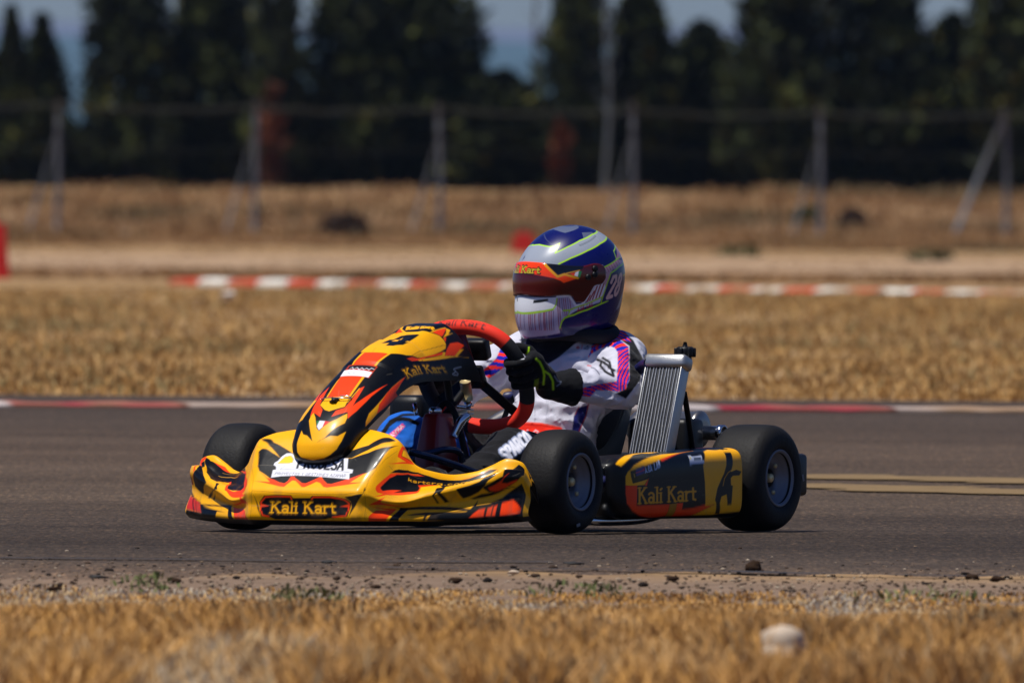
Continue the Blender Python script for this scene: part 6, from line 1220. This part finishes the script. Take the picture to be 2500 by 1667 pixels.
def subdiv(P, Fq):
    e = np.sort(np.concatenate([Fq[:, [0, 1]], Fq[:, [1, 2]], Fq[:, [2, 3]], Fq[:, [3, 0]]]), 1); ue, inv = np.unique(e, axis=0, return_inverse=True); inv = inv.ravel(); n = len(Fq)
    mid = P[ue].mean(1); cen = P[Fq].mean(1); o1 = len(P); o2 = o1 + len(ue); m = [o1 + inv[i * n:(i + 1) * n] for i in range(4)]; c = o2 + np.arange(n)
    Q = np.concatenate([np.stack([Fq[:, 0], m[0], c, m[3]], 1), np.stack([m[0], Fq[:, 1], m[1], c], 1), np.stack([c, m[1], Fq[:, 2], m[2]], 1), np.stack([m[3], c, m[2], Fq[:, 3]], 1)])
    return np.concatenate([P, mid, cen]), Q
def smoothP(P, Fq, it=2, k=.5):
    for _ in range(it):
        acc = np.zeros_like(P); n = np.zeros(len(P))
        for a, b in ((0, 1), (1, 2), (2, 3), (3, 0)):
            np.add.at(acc, Fq[:, a], P[Fq[:, b]]); np.add.at(acc, Fq[:, b], P[Fq[:, a]]); np.add.at(n, Fq[:, a], 1); np.add.at(n, Fq[:, b], 1)
        P = P * (1 - k) + k * acc / n[:, None]
    return P
BP = smoothP(BP, BF, 1, .5); BP, BF = subdiv(BP, BF); BP = smoothP(BP, BF, 2, .5)
m_suit = paint_mat('suit_cloth', .85, 0, bump=.0006, bscale=420, sheen=.1, var=.10, spec=.15)
def AB(P): return np.stack([(-466 * P[:, 0] + 823 * P[:, 1]) / 946, P[:, 2]], 1)     # suit pattern plane: across the chest and up
def px(u, v): return ((u - 1440) / 946, (1305 - v) / 946)
suit = Paint(AB(BP), (200, 200, 214), .0014)
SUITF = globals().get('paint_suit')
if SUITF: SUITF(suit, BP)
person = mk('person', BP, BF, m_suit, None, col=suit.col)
person.location = K0; person.rotation_euler = (0, 0, math.pi + PHI)
tag(person, 'driver in white, blue and red race suit and blue helmet at the steering wheel', 'driver')

# gloves with five separate fingers closed round the wheel rim
m_glove = paint_mat('glove_suede', .8, 0, bump=.0005, bscale=500, sheen=.05, spec=.15)
def glove(side, ang, wr, el):
    a0 = math.radians(ang); i = int((ang % 360) / 360 * na); C0 = RC[i]; T = RC[(i + 3) % na] - RC[i - 3]; T /= np.linalg.norm(T)
    if T[2] < 0: T = -T
    O = C0 - SWC; O -= T * (O @ T); O /= np.linalg.norm(O); Fd = -NRM
    W = wr
    L = lambda o, f, t: C0 + O * o + Fd * f + T * t
    chains = []
    for k, (t, ln) in enumerate(((.034, .95), (.012, 1.05), (-.010, 1.0), (-.031, .85))):
        chains.append(([L(.040, -.014, t * .85), L(.036, .018, t), L(.012, .0335 * ln + .001, t * 1.02), L(-.017, .029, t * 1.0), L(-.028, .010, t * .98)], [.0110, .0102, .0097, .0090, .0078]))
    th = [L(.034, -.030, .012), L(.018, -.036, .036), L(-.004, -.030, .052), L(-.022, -.020, .058)]
    ce = W + (el - W) / np.linalg.norm(el - W) * .078
    def f(p):
        d = seg(p, L(.040, -.012, .028), L(.040, -.012, -.026), .0165, .0150)
        d = smin(d, seg(p, L(.040, -.016, .012), W * .6 + L(.04, -.02, 0) * .4, .021, .0245), .015)
        d = smin(d, seg(p, L(.040, -.016, -.014), W * .6 + L(.04, -.02, 0) * .4, .019, .0245), .015)
        d = smin(d, seg(p, W * .6 + L(.04, -.02, 0) * .4, W, .0245, .030), .02)
        d = smin(d, seg(p, W, ce, .032, .050), .012)
        cut = ((p - ce) @ ((el - W) / np.linalg.norm(el - W))) + .002; d = np.maximum(d, cut)
        for ch, rr in chains:
            g = np.full(len(p), 9.)
            for j in range(4): g = np.minimum(g, seg(p, ch[j], ch[j + 1], rr[j], rr[j + 1]))
            d = smin(d, g, .0035)
        g = np.full(len(p), 9.)
        for j in range(3): g = np.minimum(g, seg(p, th[j], th[j + 1], .0135 - .0012 * j, .0123 - .0012 * j))
        d = smin(d, g, .006)
        return d - .0012 * vnoise(p * 90, 8) - .0012 * np.abs(vnoise(p * A([150, 150, 60]), 9))
    lo = np.minimum(C0 - .08, np.minimum(W, ce) - .06); hi = np.maximum(C0 + .08, np.maximum(W, ce) + .06)
    P, Fq = surface_nets(f, lo, hi, .0027); P = smoothP(P, Fq, 1, .4)
    pt = Paint(AB(P), (17, 18, 22), .0013)
    if side > 0:
        LG = (176, 226, 20)
        pt.line(LG, [px(1309, 884), px(1318, 892), px(1326, 908), px(1329, 925), px(1327, 946)], .005)
        pt.line(LG, [px(1330, 914), px(1342, 922), px(1350, 938), px(1351, 958)], .005)
        pt.line(LG, [px(1291, 856), px(1290, 865), px(1285, 872)], .003)
        pt.poly((120, 130, 20), [px(1305, 935), px(1316, 931), px(1314, 960), px(1304, 962)])
        pt.line(W_, [px(1268, 874), px(1280, 874)], .0022); pt.line(W_, [px(1266, 880), px(1277, 879), px(1279, 884), px(1267, 884), px(1279, 880)], .0018)
        pt.line((120, 130, 150), [px(1354, 926), px(1362, 938), px(1370, 940)], .003); pt.line((120, 130, 150), [px(1360, 950), px(1368, 944)], .003)
    return mk('glove', P, Fq, m_glove, person, col=pt.col)
glove(1, 9, WR_L, EL_L); glove(-1, 168, WR_R, EL_R)
# padded neck collar
V, Fq = tube([(.245 + .075 * math.cos(t), .092 + .105 * math.sin(t), .512 + .010 * math.cos(2 * t) - .012 * math.cos(t)) for t in np.linspace(0, 2 * np.pi, 60, endpoint=False)], .022, 20, closed=True, sub=1)
V[:, 2] = .502 + (V[:, 2] - .502) * .85; mk('neck_collar', V, Fq, mat('collar_fabric', (14, 15, 22), .85, var=.2), person)
# helmet shell and visor
m_helm = paint_mat('helmet_lacquer', .26, .3, .05, var=.04, spec=.35)
az = np.linspace(-np.pi, np.pi, 561); elv = np.linspace(-1.25, np.pi / 2, 300)
AZ, EL = np.meshgrid(az, elv, indexing='ij'); HP = helmet(AZ.ravel(), EL.ravel()); hp = Paint(np.stack([AZ.ravel() * .14, EL.ravel() * .14], 1), (10, 16, 88), .0010)
HELMF = globals().get('paint_helmet')
if HELMF: HELMF(hp)
hel = mk('helmet', HP, gridfaces(561, 300), m_helm, person, col=hp.col)
VT, VBt = globals().get('VIS_TOP', [(-1.5, .2), (0, .33), (1.3, .2)]), globals().get('VIS_BOT', [(-1.5, -.1), (0, -.2), (1.3, -.1)])
az2 = np.linspace(VT[0][0], VT[-1][0], 300); t_ = np.linspace(0, 1, 110); VT, VBt = A(VT), A(VBt)
top = pchip(VT[:, 0], VT[:, 1], az2); bot = pchip(VBt[:, 0], VBt[:, 1], az2)
A2 = np.repeat(az2[:, None], 110, 1); E3 = bot[:, None] + (top - bot)[:, None] * t_
edge = np.minimum(np.minimum(E3 - bot[:, None], top[:, None] - E3), np.minimum(A2 - az2[0], az2[-1] - A2)) * .14
off = .0045 * np.clip(edge / .004, 0, 1) ** .5 + .0002
VPts = helmet(A2.ravel(), E3.ravel(), off.ravel()); vp = Paint(np.stack([A2.ravel() * .14, E3.ravel() * .14], 1), (78, 10, 10), .0010)
VISF = globals().get('paint_visor')
if VISF: VISF(vp)
m_vis = paint_mat('visor_tint', .12, .35, .02, var=.02); mk('visor', VPts, gridfaces(300, 110), m_vis, hel, col=vp.col)
for (a, e) in ((1.53, .17), (1.52, .05), (1.38, .0)):
    c = helmet(A([a]), A([e]), .006)[0]; V, Fq = lathe([(.001, -.003), (.008, -.003), (.008, .002), (.005, .004), (.001, .004)], 16, 'Y'); n = c - HC; n /= np.linalg.norm(n); s1 = np.cross(n, A([0, 0, 1])); s1 /= np.linalg.norm(s1); Rn = np.stack([s1, n, np.cross(s1, n)], 1)
    mk('visor_screw', V @ Rn.T + c, Fq, m_blackp, hel)
